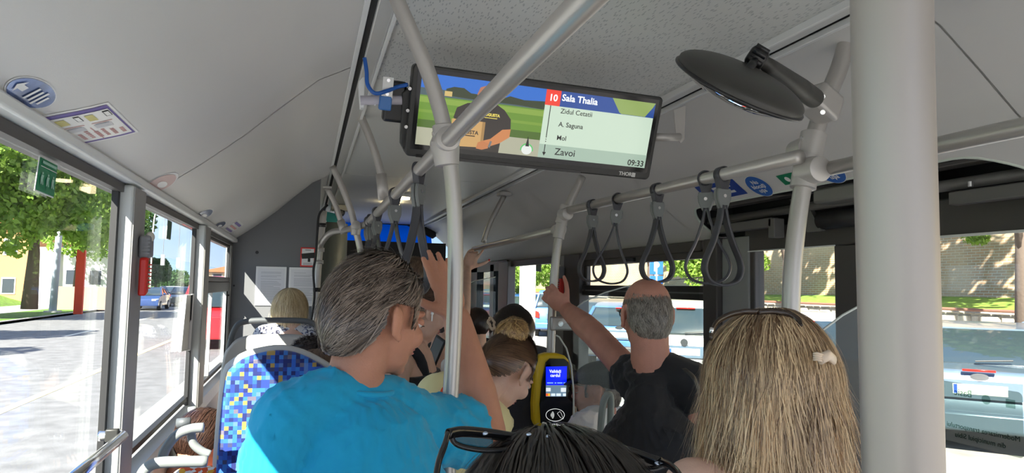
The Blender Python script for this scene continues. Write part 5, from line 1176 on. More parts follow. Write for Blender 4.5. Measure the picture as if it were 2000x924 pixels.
# 4 the dark hair close to the camera
hm4 = atY(1085, 1128, .56)
Fd = figure('passenger with dark hair and black sunglasses on top of the head, closest to the camera', hm4, R_(8), R_(10), R_(-2), 1.02, SKIN_MID, shirt=fabricm('dark_top', (.03, .03, .035)), vox=.01, hip=hm4+Vector((0, -.02, -.68)), ear=False, shirt_name='top')
strands('hair', Fd['H'], (0, -.014, .015), (.088, .103, .103), 9000, .11, 10, nofront(.05, .05), (0, .3, 1), Fd['root'], hairmat('near_black_hair', (.004, .004, .005), (.035, .026, .020), .3), grav=.2, off=(.001, .008), jit=.14, width=.0006, seed=21, clump=.9, shell_off=.01)
gx = thing('sunglasses', 'large black sunglasses with small studs on top of the dark-haired head in front', 'glasses', atY(1085, 860, .55))
GB = mat('gloss_black_frame', (.008, .008, .009), .1)
topb = catmull([atY(874, 848, .52), atY(905, 843, .535), atY(960, 848, .55), atY(1020, 858, .56), atY(1085, 866, .565), atY(1150, 868, .56), atY(1220, 880, .55), atY(1290, 903, .53)], 6)
obj('top_bar', MB().ring(topb, [(.0026, .0042)]*len(topb), 12), GB, gx, smooth=True)
for pp in (([(880, 852), (895, 870), (950, 880), (1010, 876), (1050, 868)], 'lens_rim'), ([(1120, 872), (1150, 893), (1210, 912), (1270, 918), (1300, 910)], 'lens_rim')):
    obj(pp[1], MB().ring(catmull([atY(a, b_, .535) for a, b_ in pp[0]], 5), .0022, 8), GB, gx, smooth=True)
for pts in ([(885, 853), (960, 855), (1045, 866), (1010, 874), (950, 878), (897, 868)], [(1125, 873), (1220, 887), (1292, 906), (1270, 915), (1210, 910), (1152, 892)]):
    obj('lens', MB().poly([atY(a, b_, .537) for a, b_ in pts]), glassmat('smoke_lens', (.35, .28, .27), 1.2), gx)
obj('temple', MB().ring(catmull([atY(875, 847, .52), atY(868, 872, .50), atY(856, 905, .47), atY(848, 960, .44)], 5), [(.0022, .0035)]*16, 8), GB, gx, smooth=True)
obj('temple', MB().ring(catmull([atY(1290, 902, .53), atY(1312, 912, .50), atY(1330, 935, .47), atY(1340, 980, .44)], 5), [(.0022, .0035)]*16, 8), GB, gx, smooth=True)
for k, q in enumerate(((948, 847), (1033, 849), (1070, 853), (1048, 862), (1058, 864), (1100, 864), (1112, 866), (1124, 868), (1136, 870), (1172, 884), (1284, 905))): obj('stud', MB().ell(atY(q[0], q[1], .528), (.0022 if k < 6 else .0028, .0016, .0016)), mat('stud_steel', (.5, .6, .75), .2, .9), gx, smooth=True)
# 5 blonde bob by the bulkhead
hm5 = atY(567, 604, 3.95)
Fs = figure('seated woman with short blonde bob and black and white blouse by the bulkhead', hm5, R_(12), R_(8), 0, .95, SKIN_FAIR, neck=atY(570, 640, 3.9), sL=atY(518, 658, 3.9), sR=atY(622, 664, 3.9), hip=atY(565, 790, 3.9), floor=POD, seated=True, shirt=None, vox=.009, ear=False)
flo = mat('leaf_print_cloth', (.6, .6, .62), .85); t_, N, Lk, b = nodes_of(flo)
tcn = N.new('ShaderNodeTexCoord'); nn_ = N.new('ShaderNodeTexNoise'); nn_.inputs['Scale'].default_value = 28; nn_.inputs['Detail'].default_value = 1; nn_.inputs['Distortion'].default_value = 2.5; r_ = N.new('ShaderNodeValToRGB'); r_.color_ramp.interpolation = 'CONSTANT'
r_.color_ramp.elements[0].color = (.02, .02, .04, 1); r_.color_ramp.elements[1].position = .50; r_.color_ramp.elements[1].color = (.68, .68, .70, 1); e_ = r_.color_ramp.elements.new(.42); e_.color = (.22, .24, .36, 1)
Lk.new(tcn.outputs['Object'], nn_.inputs['Vector']); Lk.new(nn_.outputs[0], r_.inputs[0]); Lk.new(r_.outputs[0], b.inputs['Base Color'])
sb = MB(); 
for q in (Fs['sL'], Fs['sR']): limb(sb, [q, Fs['neck']-Vector((0, 0, .025))], [.066, .062]); limb(sb, [q, q-Vector((0, 0, .2))], [.064, .06])
sb.ring([Fs['hip'], (Fs['sL']+Fs['sR'])/2], [(.19, .13), (.19, .12)], 24); link('blouse', blend(sb, .009, 4), flo, Fs['root'], True)
strands('hair', Fs['H'], (0, -.012, .0), (.092, .100, .118), 3500, .13, 9, nofront(.055, .045), (0, -.3, 1), Fs['root'], hairmat('pale_blonde_hair', (.38, .26, .12), (.86, .72, .46), .4), grav=.5, free=True, off=(.001, .01), jit=.14, width=.0012, seed=31, clump=1.0, start=lambda p: (p[:, 2] > -.04) & ~((p[:, 1] > .055) & (p[:, 2] < .045)), shell_off=.0)
# 6 curly dark hair + child in front of the grey seat
F6 = figure('seated passenger with curly dark hair in front of the blue man\'s shoulder', atY(608, 716, 3.0), R_(-10), R_(25), 0, .92, SKIN_FAIR, hip=atY(608, 716, 3.0)+Vector((0, 0, -.62)), floor=0, seated=True, shirt=fabricm('dark_top', (.03, .03, .035)), vox=.01, ear=False, shirt_name='top')
strands('hair', F6['H'], (0, -.012, .03), (.088, .102, .092), 2500, .06, 8, short_region(.05, -.02, -.08), (0, 0, 1), F6['root'], hairmat('curly_dark_hair', (.01, .008, .008), (.07, .05, .045), .35), off=(.001, .02), jit=.6, width=.0014, seed=33, wave=1.2, clump=1)
F7 = figure('child with straight brown hair just in front of the curly dark-haired passenger', atY(618, 734, 2.52), R_(10), R_(12), 0, .75, SKIN_FAIR, hip=atY(618, 734, 2.52)+Vector((0, 0, -.52)), floor=0, seated=True, shirt=fabricm('grey_top', (.25, .25, .27)), vox=.01, ear=False, shirt_name='top')
strands('hair', F7['H'], (0, -.012, .03), (.084, .098, .090), 2500, .08, 8, short_region(.05, -.03, -.10), (0, 0, 1), F7['root'], hairmat('mid_brown_hair', (.08, .045, .03), (.28, .18, .12), .4), off=(.001, .006), jit=.15, width=.0011, seed=34)
# 8 child at the window seat, lower left
F8 = figure('child with glossy dark hair and orange patterned dress in the lower left corner', atY(398, 866, 2.55), R_(35), R_(30), 0, .92, SKIN_TAN, girth=.7, hip=Vector((-.27, 2.62, .80)), floor=POD, seated=True, shirt=None, vox=.008, legs=True, ear=False)
strands('hair', F8['H'], (0, -.012, .022), (.088, .104, .098), 4500, .14, 9, short_region(.05, -.03, -.09), (0, .2, 1), F8['root'], hairmat('dark_brown_hair', (.010, .006, .005), (.08, .04, .028), .25), off=(.001, .008), jit=.12, width=.001, seed=35, clump=1)
org = mat('orange_print_cloth', (.8, .25, .1), .85); t_, N, Lk, b = nodes_of(org); tcn = N.new('ShaderNodeTexCoord'); vn = N.new('ShaderNodeTexVoronoi'); vn.inputs['Scale'].default_value = 70; r_ = N.new('ShaderNodeValToRGB'); r_.color_ramp.interpolation = 'CONSTANT'
r_.color_ramp.elements[0].color = (.75, .10, .02, 1); r_.color_ramp.elements[1].position = .45; r_.color_ramp.elements[1].color = (.85, .80, .72, 1); e_ = r_.color_ramp.elements.new(.75); e_.color = (.85, .40, .03, 1)
Lk.new(tcn.outputs['Object'], vn.inputs['Vector']); Lk.new(vn.outputs['Color'], r_.inputs[0]); Lk.new(r_.outputs[0], b.inputs['Base Color'])
db = MB(); q = atY(360, 940, 2.2); limb(db, [F8['sL']-Vector((0, 0, .02)), F8['sR']-Vector((0, 0, .02)), F8['hip']+Vector((0, 0, .05))], [.075, .075, .12]); limb(db, [q, q+Vector((.12, .02, -.01))], [.04, .045]); link('dress', blend(db, .009, 4), org, F8['root'], True)
# 9 woman in the black tank top
hm9 = atY(826, 606, 2.75)
F9 = figure('young woman in black tank top with glasses and white earbud, looking down', hm9, R_(72), R_(22), 0, .97, SKIN_FAIR, neck=atY(797, 660, 2.74), sL=atY(800, 705, 2.92), sR=atY(775, 712, 2.58), hip=atY(800, 960, 2.75), shirt=fabricm('black_tank_cotton', (.012, .012, .014), .2), sleeve=0, straps=True, vox=.0065, neckline=.10, shirt_name='tank_top', neck_r=.048)
fs = F9
for q in (fs['sL'], fs['sR']):
    pts = [q.lerp(fs['neck'], .35)+fs['tf']*k1+Vector((0, 0, k2)) for k1, k2 in ((.10, -.12), (.07, -.01), (0, .035), (-.07, -.01), (-.10, -.12))]; tk = MB().ring(catmull(pts, 4), [(.004, .020)]*17, 10); obj('shoulder_strap', tk, MATS['black_tank_cotton'], F9['root'], smooth=True)
strands('hair', F9['H'], (0, -.014, .0), (.082, .103, .122), 4500, .12, 9, short_region(.058, -.002, -.09), (0, .9, .5), F9['root'], hairmat('chestnut_hair', (.03, .016, .012), (.17, .10, .07), .32), off=(.001, .008), jit=.10, width=.0010, seed=36, clump=.9, shell_off=.01)
glasses(F9, .004, .106, r=.021, lensm=glassmat('faint_lens', (.5, .5, .75), 1), name='glasses'); face_bits(F9, (.05, .03, .02), (.55, .18, .16))
ec = F9['H'] @ Vector((.088, .0, -.010)); obj('earbud', MB().ell(ec, (.006, .007, .007)).ring([ec, ec+Vector((0, .002, -.03))], .003, 8), WHITE, F9['root'], smooth=True)
# 10 tall passenger further on
F10 = figure('brown-haired man further forward, seen over the forehead of the man in blue', atY(810, 540, 4.3), R_(15), 0, 0, 1, SKIN_MID, shirt=fabricm('dark_top', (.03, .03, .035)), vox=.01, shirt_name='jacket')
strands('hair', F10['H'], (0, -.012, .032), (.079, .098, .089), 2000, .035, 6, short_region(.055, -.01, -.06), (0, .3, 1), F10['root'], hairmat('mid_brown_hair', (.08, .045, .03), (.28, .18, .12)), off=(.001, .006), jit=.3, width=.0012, seed=37)
# 11 passenger with a phone
F11 = figure('black-haired woman in pale blouse with a phone, behind the tank top woman', atY(858, 640, 3.5), R_(-60), R_(28), 0, .95, SKIN_FAIR, shirt=fabricm('white_blouse', (.72, .72, .70)), vox=.008, ear=False, shirt_name='blouse',
    arms=[dict(side=-1, elbow=atY(836, 760, 3.25), wrist=atY(850, 708, 3.12), d=(.1, -.2, .9), n=(.3, .9, 0), curl=.6)])
strands('hair', F11['H'], (0, -.01, -.02), (.094, .104, .135), 3500, .28, 12, nofront(.05, .04), (0, .2, 1), F11['root'], hairmat('black_long_hair', (.006, .005, .005), (.04, .028, .022), .3), grav=.6, free=True, off=(.001, .01), jit=.1, width=.0012, seed=38, start=lambda p: (p[:, 2] > -.0) & ~((p[:, 1] > .05) & (p[:, 2] < .05)), wave=.1)
ph = thing('mobile_phone', 'dark mobile phone held up between the tank top woman and the centre pole', 'phone', atY(850, 690, 3.05)); obj('case', MB().box(atY(850, 688, 3.05), (.012, .072, .14), Euler((.35, .2, .5)).to_matrix()), BLACK, ph, bevel=.004); obj('phone_screen', MB().box(atY(849, 688, 3.045), (.003, .060, .12), Euler((.35, .2, .5)).to_matrix()), mat('grey_screen_glass', (.15, .16, .18), .1), ph)
# 12 dark ponytail woman holding the rail with her right hand
hm12 = atY(1000, 660, 3.25); railp = atX(943, 482, 1.13)
F12A = dict(side=-1, elbow=atY(900, 650, 3.6), wrist=Vector((railp.x-.115, railp.y-.04, railp.z-.155)), r=(.042, .036, .025), d=(.40, .10, .90), n=(.25, .93, -.2), curls=[.25, .7, .8, .8], thumb=.0, hs=1.1, spread=.10)
F12 = figure('woman with smooth dark hair tied back, red nails, holding the far right rail', hm12, R_(-15), R_(30), 0, 1.15, SKIN_FAIR, shirt=fabricm('dark_top', (.03, .03, .035)), vox=.0050, ear=False, shirt_name='top', sleeve=.3,
    arms=[F12A])
strands('hair', F12['H'], (0, -.014, .028), (.086, .108, .098), 6000, .14, 10, short_region(.055, -.03, -.09), (0, .85, .6), F12['root'], hairmat('espresso_hair', (.008, .006, .006), (.055, .035, .028), .28), off=(.0005, .006), jit=.06, width=.0009, seed=41, clump=.6, shell_off=.02)
obj('red_nail', MB().ell(F12A['tip']+Vector((.002, -.004, .002)), (.007, .006, .008)), mat('red_nail_polish', (.7, .01, .02), .2), F12['root'], smooth=True)
sc0 = atY(960, 632, 3.1); scr_ = thing('hair_scrunchie', 'beige scrunchie tying the dark hair back', 'scrunchie', sc0)
obj('ruffle', MB().ring([sc0+Vector((.012*math.cos(a)*(1+.3*math.sin(5*a)), .022*math.sin(a), .024*math.sin(a)*(1+.2*math.cos(7*a)))) for a in [2*PI*i/40 for i in range(40)]], .006, 8, closed=True), mat('beige_cloth', (.62, .48, .35), .8), scr_, smooth=True)
wq = Vector((railp.x-.135, railp.y-.035, railp.z-.20)); tag(obj('hair_tie', MB().ring([wq+Vector((.026*math.cos(a), .026*math.sin(a), .010*math.cos(a))) for a in [2*PI*i/24 for i in range(24)]], .0025, 8, closed=True), BLACK, None, smooth=True), 'thin black hair tie round the wrist at the rail', 'hair tie')
# 12b the second hand on the rail
F12b = figure('passenger gripping the far right rail behind the red-nailed hand', atY(930, 640, 4.1), 0, R_(10), 0, .96, SKIN_FAIR, shirt=fabricm('dark_top', (.03, .03, .035)), vox=.008, ear=False, shirt_name='top',
    arms=[dict(side=1, elbow=atY(905, 640, 4.5), wrist=Vector((fr_[1].x-.07, fr_[1].y-.05, fr_[1].z-.10)), r=(.04, .034, .025), d=(.35, .1, .9), n=(.9, .1, -.3), thumb_side=1, curl=.8, hs=.95)])
strands('hair', F12b['H'], (0, -.012, .03), (.082, .102, .092), 1500, .10, 8, short_region(.05, -.04, -.10), (0, .3, 1), F12b['root'], hairmat('espresso_hair', (.008, .006, .006), (.055, .035, .028), .28), off=(.001, .006), jit=.1, width=.0012, seed=42)
# 13 dark head beyond
F13 = figure('passenger with flat dark hair, only the crown showing beyond the tied-back dark hair', atY(1003, 632, 4.2), 0, R_(5), 0, 1, SKIN_MID, shirt=fabricm('dark_top', (.03, .03, .035)), vox=.01, shirt_name='top')
strands('hair', F13['H'], (0, -.012, .032), (.081, .100, .090), 2000, .05, 7, short_region(.05, -.02, -.08), (0, .3, 1), F13['root'], hairmat('near_black_hair', (.004, .004, .005), (.035, .026, .020)), off=(.001, .005), jit=.15, width=.0012, seed=43)
# 14 girl in the yellow top, face down
hm14 = atY(992, 722, 2.15)
YEL = fabricm('pale_yellow_cotton', (.80, .72, .36), .2)
F14 = figure('young woman in pale yellow sleeveless top with a blonde-streaked bun, looking down', hm14, R_(52), R_(42), R_(8), .98, SKIN_FAIR, neck=atY(925, 768, 2.08), sL=atY(952, 800, 2.34), sR=atY(856, 775, 1.97), hip=atY(880, 1010, 2.1), shirt=YEL, sleeve=.10, vox=.0052, floor=0, seated=True, shirt_name='sleeveless_top', neck_r=.047)
strands('hair', F14['H'], (0, -.014, .003), (.080, .101, .121), 6500, .10, 10, short_region(.062, -.004, -.085), (0, .95, .35), F14['root'], hairmat('two_tone_hair', (.035, .018, .012), (.24, .13, .07), .32), off=(.0005, .007), jit=.07, width=.0008, seed=45, clump=.7, shell_off=.015)
bunH = F14['H'] @ Matrix.Translation((0, -.085, .095))
strands('hair_bun', bunH, (0, 0, 0), (.048, .034, .042), 2500, .10, 12, allr, (0, -1, .3), F14['root'], hairmat('streaked_blonde_hair', (.22, .11, .045), (.82, .55, .22), .32), off=(.001, .012), jit=.35, width=.0009, seed=46, wave=1.0, clump=1)
face_bits(F14, (.05, .03, .02), (.58, .22, .20))
pc = atY(862, 768, 1.96); pr = obj('red_print', MB().poly([pc+Vector((-.003+.018*math.cos(a), -.075+.0*a, .027*math.sin(a)*(1+.15*math.cos(3*a)))) for a in [2*PI*i/24 for i in range(24)]]), mat('red_orange_print', (.75, .08, .02), .7), F14['root'])
# 15 man in the cap
hm15 = atY(1166, 764, 2.85)
F15 = figure('older seated man in a dark flat cap and white T-shirt behind the small partition', hm15, R_(-62), R_(2), 0, 1.0, SKIN_RED, neck=atY(1180, 812, 2.86), sL=atY(1140, 838, 2.70), sR=atY(1212, 834, 3.0), hip=atY(1180, 975, 2.86), shirt=fabricm('white_cotton', (.74, .74, .74), .3), vox=.006, seated=True)
strands('hair', F15['H'], (0, -.012, .0), (.078, .096, .112), 1600, .012, 4, short_region(.05, -.02, -.07), (0, .3, 1), F15['root'], hairmat('grey_stubble', (.06, .045, .035), (.42, .38, .33)), off=(.0005, .002), jit=.4, width=.0008, seed=47)
H15 = F15['H']; cp = thing('flat_cap', 'dark navy flat cap on the seated older man', 'cap', H15 @ Vector((0, 0, .07)))
CAPM = mat('navy_cap_cloth', (.018, .022, .030), .85, bump=.15, bscale=150)
capm = MB(); capm.add(*_ellg((0, -.018, .070), (.088, .115, .062), Matrix.Rotation(-.12, 3, 'X')), H15); capm.add(*_ellg((0, -.045, .055), (.086, .085, .062)), H15); link('crown', blend(capm, .005, 4), CAPM, cp, True)
pk = MB(); pk.add(*_ellg((0, .105, .040), (.062, .045, .010), Matrix.Rotation(-.25, 3, 'X')), H15); obj('peak', pk, CAPM, cp, smooth=True)
face_bits(F15, (.3, .27, .24))
obj('bag_strap', MB().ring(catmull([atY(1207, 812, 2.62), atY(1192, 832, 2.58), atY(1178, 855, 2.58), atY(1160, 880, 2.6)], 5), [(.014, .003)]*16, 8), mat('blue_webbing', (.03, .07, .20), .7), F15['root'], smooth=True)
# ------------------------------------------------------------------ outside: ground, left street
GZ = -.35
asph = mat('road_asphalt', (.20, .20, .205), .85, bump=.3, bscale=40, var=.22, vscale=3)  # plain grey asphalt, tone varied at random
struct('ground', MB().add([(-12.2, -30, GZ), (3.2, -30, GZ), (3.2, 260, GZ), (-12.2, 260, GZ)], [(0, 1, 2, 3)]), asph)
lot = mat('parking_asphalt', (.30, .29, .27), .85, bump=.3, bscale=50, var=.2, vscale=3)
GR = -.22
struct('ground_parking', MB().bb(3.2, 14.2, -30, 60, GZ-.1, GR), lot)
grassm = mat('short_grass', (.10, .20, .025), .9, bump=.8, bscale=60, var=.45, vscale=5)
struct('ground_verge', MB().bb(-15.2, -12.2, -20, 160, GZ-.1, GZ+.10), grassm)
struct('kerb_left', MB().bb(-12.35, -12.2, -20, 160, GZ-.05, GZ+.13), mat('kerb_stone', (.45, .44, .42), .8))
struct('path_left', MB().bb(-19, -15.2, -20, 160, GZ-.1, GZ+.08), mat('pale_path', (.40, .39, .37), .85, var=.15))
rows = []
for x, z in ((-19, GZ+.08), (-22, .5), (-27, 1.2), (-40, 1.7), (-90, 2.0)): rows.append([(x+.6*math.sin(y*.13), y, z+.2*math.sin(y*.21+x)) for y in range(-20, 181, 5)])
struct('ground_bank', MB().grid(rows), grassm, smooth=True)
def mark(x0, x1, y0, y1, label, m=mat('road_paint', (.72, .70, .62), .7)):
    tag(obj('road_marking', MB().bb(x0, x1, y0, y1, GZ, GZ+.006), m), label, 'marking')
mark(-4.3, -4.14, 2, 120, 'long continuous pale yellow line on the road beside the bus', mat('yellow_road_paint', (.78, .66, .34), .7))
for k, (x, y, lab) in enumerate(((-7.9, 17, 'nearest white lane dash seen through the large left window'), (-7.9, 27, 'second white lane dash on the left road'), (-7.9, 37, 'third white lane dash, seen through the second window'), (-7.9, 47, 'white lane dash in front of the oncoming dark car'))): mark(x, x+.15, y, y+4, lab)
leafm = {}
def leafmat(n, c):
    m = mat('foliage_'+n, c, .6, var=.35, vscale=.8); b = m.node_tree.nodes['Principled BSDF']; b.inputs['Subsurface Weight'].default_value = 0
    tr = m.node_tree.nodes.new('ShaderNodeBsdfTranslucent'); tr.inputs[0].default_value = (c[0]*1.5, c[1]*1.5, c[2], 1); ms = m.node_tree.nodes.new('ShaderNodeMixShader'); ms.inputs[0].default_value = .35
    out = [q for q in m.node_tree.nodes if q.type == 'OUTPUT_MATERIAL'][0]; m.node_tree.links.new(b.outputs[0], ms.inputs[1]); m.node_tree.links.new(tr.outputs[0], ms.inputs[2]); m.node_tree.links.new(ms.outputs[0], out.inputs[0]); return m
LM = leafmat('bright', (.20, .32, .05)); LM2 = leafmat('deep', (.05, .12, .03)); BARK = mat('bark', (.12, .09, .07), .9, bump=.6, bscale=20)
_lc = {}
def leaves(n, seed, size=.22):
    key = (n, seed, size)
    if key in _lc: return _lc[key]
    g = np.random.default_rng(seed); nb = 16; cs = g.normal(size=(nb, 3)); cs /= np.linalg.norm(cs, axis=1)[:, None]; cs *= g.uniform(.25, .72, nb)[:, None]; cs[:, 2] *= .8
    k = g.integers(0, nb, n); u = g.normal(size=(n, 3)); u /= np.linalg.norm(u, axis=1)[:, None]; P = cs[k]+u*(.36*g.uniform(.55, 1, n)**.5)[:, None]
    A = g.normal(size=(n, 3)); A /= np.linalg.norm(A, axis=1)[:, None]; B = np.cross(A, g.normal(size=(n, 3))); B /= np.linalg.norm(B, axis=1)[:, None]; s = size*g.uniform(.5, 1.2, n)[:, None]*.12
    V = np.stack([P-A*s, P+B*s*.6, P+A*s, P-B*s*.6], 1).reshape(-1, 3); F = np.arange(4*n).reshape(n, 4)
    me = bpy.data.meshes.new('foliage'); me.vertices.add(4*n); me.vertices.foreach_set('co', V.astype(np.float32).ravel()); me.loops.add(4*n); me.loops.foreach_set('vertex_index', F.astype(np.int32).ravel()); me.polygons.add(n); me.polygons.foreach_set('loop_start', (np.arange(n)*4).astype(np.int32)); me.update(calc_edges=True)
    _lc[key] = me; return me
def tree(x, y, z, h, r, label, m=LM, seed=1, n=14000, size=.35, trunk=.25, name='tree', rz=None, cat='tree', tf_=.45, group=None):
    t = thing(name, label, cat, (x, y, z), group); zc = z+h-r*(rz or 1)
    me = leaves(n, seed, size)
    if me.materials and me.materials[0] != m: me = me.copy(); me.materials.clear()
    if not me.materials: me.materials.append(m)
    o = bpy.data.objects.new('foliage', me); C.objects.link(o); o.parent = t; o.matrix_parent_inverse = t.matrix_basis.inverted(); o.location = (x, y, zc); o.scale = (r, r, r*(rz or 1)); o.rotation_euler = (0, 0, seed*1.3+x); o['kind'] = 'stuff'
    if trunk:
        mb = MB().ring([(x, y, z-.1), (x+.05, y, z+h*.25), (x-.1, y, zc)], [trunk*1.2, trunk*.8, trunk*.35], 12)
        for k in range(5):
            a = k*1.26+seed; mb.ring([(x, y, z+h*(.25+.05*k)), (x+math.cos(a)*r*.35, y+math.sin(a)*r*.35, zc), (x+math.cos(a)*r*.6, y+math.sin(a)*r*.6, zc+r*.4)], [trunk*.45, trunk*.25, trunk*.1], 8)
        obj('trunk', mb, BARK, t, smooth=True)
    return t
def on(px, py, Y): return atY(px, py, Y)
q = on(58, 590, 38); tree(q.x, 38, .25, 10.2, 4.6, 'large leafy tree filling the nearest left window, with a thick trunk on the grass', LM, 2, 15000, .32, .30)
q = on(-75, 560, 34); tree(q.x-3, 34, .5, 11.5, 5.0, 'leafy tree at the far left edge of the window', LM, 3, 13000, .32, .3)
q = on(150, 560, 52); tree(q.x, 52, .2, 10.5, 4.2, 'leafy tree right of the lamp post behind the red post', LM, 4, 11000, .34, .25)
q = on(60, 560, 60); tree(q.x-1, 80, .2, 13, 6, 'darker tree standing behind the buildings on the left', LM2, 5, 16000, .4, .4)
q = on(303, 560, 85); tree(q.x, 85, GZ, 5.0, 2.0, 'small round tree beyond the oncoming car', LM2, 6, 8000, .5, .2)
for k, (px, Y) in enumerate(((335, 130), (318, 120), (350, 125))): q = on(px, 560, Y); tree(q.x, Y, GZ, 4.5, 3, ['low roadside bush right of the small round tree', 'low roadside bush behind the oncoming car', 'low roadside bush farthest right by the window edge'][k], LM2, 7+k, 4000, .6, 0, 'bush', cat='bush')
tree(-15.5, 13, GZ+.1, 9, 3.6, 'street tree out of the frame shading the near road', LM2, 12, 9000, .5, .3); tree(-15.2, 21, GZ+.1, 9, 3.4, 'second street tree out of the frame shading the road', LM2, 13, 9000, .5, .3)
# lamp post
q = on(104, 590, 44); lp = thing('lamp_post', 'tall pale blue-grey lamp post on the verge in front of the big tree', 'lamp post', (q.x, 44, GZ+.1))
LPM = mat('pale_post_paint', (.55, .62, .75), .5); obj('post', MB().ring([(q.x, 44, GZ+.1), (q.x+.1, 44, 6), (q.x+.2, 44, 13)], [.19, .15, .10], 16), LPM, lp, smooth=True); obj('post_base', MB().bb(q.x-.35, q.x+.35, 43.7, 44.3, GZ, GZ+.2), mat('concrete', (.5, .5, .48), .8), lp)
obj('lamp_arm', MB().ring(catmull([(q.x+.2, 44, 12.8), (q.x+.8, 43.8, 13.3), (q.x+2.0, 43.4, 13.5)], 4), .06, 8), LPM, lp, smooth=True); obj('lamp_head', MB().ell((q.x+2.3, 43.3, 13.45), (.45, .18, .12)), GREYD, lp, smooth=True)
for px, lab in ((303, 'slim far lamp post with a curved arm by the small round tree'),):
    q = on(px, 590, 75); l2 = thing('lamp_post', lab, 'lamp post', (q.x, 75, GZ)); obj('post', MB().ring(catmull([(q.x-.5, 75, GZ), (q.x-.5, 75, 7.2), (q.x, 75, 8.2), (q.x+1.6, 75, 8.4)], 5), .07, 8), GREYP, l2, smooth=True); obj('lamp_head', MB().ell((q.x+1.8, 75, 8.35), (.4, .15, .1)), GREYD, l2)
q = on(158, 520, 42); tag(obj('red_post', MB().bb(q.x-.2, q.x+.2, 41.9, 42.1, GZ+.1, on(158, 488, 42).z), mat('red_sign_paint', (.7, .06, .02), .5)), 'upright red advertising post among the trees on the left', 'post')
for k, z in enumerate((9.6, 8.9)): tag(obj('overhead_wire', MB().ring([(-14, 60, z), (-6, 60.4, z-.25), (2, 61, z)], .02, 6), GREYD), ['upper overhead wire crossing the sky in the second window', 'lower overhead wire crossing the sky in the second window'][k], 'wire')
for k, (px, py) in enumerate(((318, 508), (348, 514))):
    q = on(px, py, 60.4); sg = thing('signal_head', ['left traffic signal hanging from the overhead wire', 'right traffic signal hanging from the overhead wire'][k], 'signal', q); obj('signal_case', MB().box(q, (.28, .2, .85)), GREYP, sg, bevel=.03); obj('hanger', MB().cyl(q+Vector((0, 0, .4)), (q.x, q.y, 8.8), .02, 6), GREYD, sg)
# buildings
def building(x0, x1, y0, y1, zt, label, wall, roof=None, win=None, z0=GZ, cols=4, rws=2, name='building'):
    t = thing(name, label, 'building', ((x0+x1)/2, (y0+y1)/2, z0)); obj('wall', MB().bb(x0, x1, y0, y1, z0, zt), wall, t)
    if roof:
        h = (zt-z0)*.45; xm = (x0+x1)/2; obj('roof', MB().add([(x0-.4, y0-.4, zt), (x1+.4, y0-.4, zt), (x1+.4, y1+.4, zt), (x0-.4, y1+.4, zt), (xm, y0+1.5, zt+h), (xm, y1-1.5, zt+h)], [(0, 1, 4), (1, 2, 5, 4), (2, 3, 5), (3, 0, 4, 5), (3, 2, 1, 0)]), roof, t)
    for i in range(cols):
        for j in range(rws):
            u = x0+(x1-x0)*(i+.5)/cols; v = z0+(zt-z0)*(j+.5)/rws; wn_ = obj('window', MB().bb(u-.45, u+.45, y0-.04, y0+.02, v-.6, v+.6), mat('white_window_frame', (.6, .6, .58), .5), t); obj('pane', MB().bb(u-.36, u+.36, y0-.06, y0-.03, v-.5, v+.5), mat('dark_pane', (.05, .06, .08), .1), wn_)
            v2 = y0+(y1-y0)*(i+.5)/cols; wn_ = obj('window', MB().bb(x1-.02, x1+.04, v2-.45, v2+.45, v-.6, v+.6), mat('white_window_frame', (.6, .6, .58), .5), t); obj('pane', MB().bb(x1+.03, x1+.06, v2-.36, v2+.36, v-.5, v+.5), mat('dark_pane', (.05, .06, .08), .1), wn_)
    return t
ROOF = mat('red_roof_tile', (.42, .12, .05), .8, bump=.4, bscale=8)
q = on(20, 560, 58); building(q.x-8, q.x+1, 58, 70, 5.2, 'orange-walled house with red roof behind the big tree trunk', mat('orange_plaster', (.62, .28, .12), .8), ROOF)
q = on(95, 560, 56); wb = building(q.x-.8, q.x+3.6, 56, 64, 3.8, 'low white building between the tree trunk and lamp post', mat('white_plaster', (.8, .79, .76), .8), None, cols=3, rws=1)
q = on(70, 560, 50); tag(obj('white_monument', MB().prism([on(82, 556, 50), on(84, 520, 50), on(92, 500, 50), on(104, 492, 50), on(112, 492, 50), on(110, 562, 50)], (0, 1.2, 0)), mat('white_plaster', (.8, .79, .76), .8)), 'curved white concrete monument beside the low white building', 'monument')
q = on(150, 575, 48); tag(obj('low_wooden_wall', MB().bb(q.x-1, q.x+1.6, 48, 48.3, GZ+.1, on(150, 560, 48).z), mat('brown_boards', (.38, .26, .20), .8)), 'low brown wall right of the white building', 'wall')
q0, q1 = on(404, 560, 70), on(440, 560, 70); building(q0.x-.3, q0.x+9, 70, 84, on(410, 531, 70).z, 'cream house with red roof seen through the third left window', mat('cream_plaster', (.75, .58, .36), .8), ROOF, cols=4, rws=2)
# far hill
rows = []
for i in range(24):
    x = -150+i*14; rows.append([(x, 300, -2), (x, 330, 9+5*math.sin(i*.5)+3*math.sin(i*1.3)), (x, 380, 12+6*math.sin(i*.5))])
struct('hill_far', MB().grid(rows), mat('hazy_hill', (.16, .24, .30), .9), smooth=True)
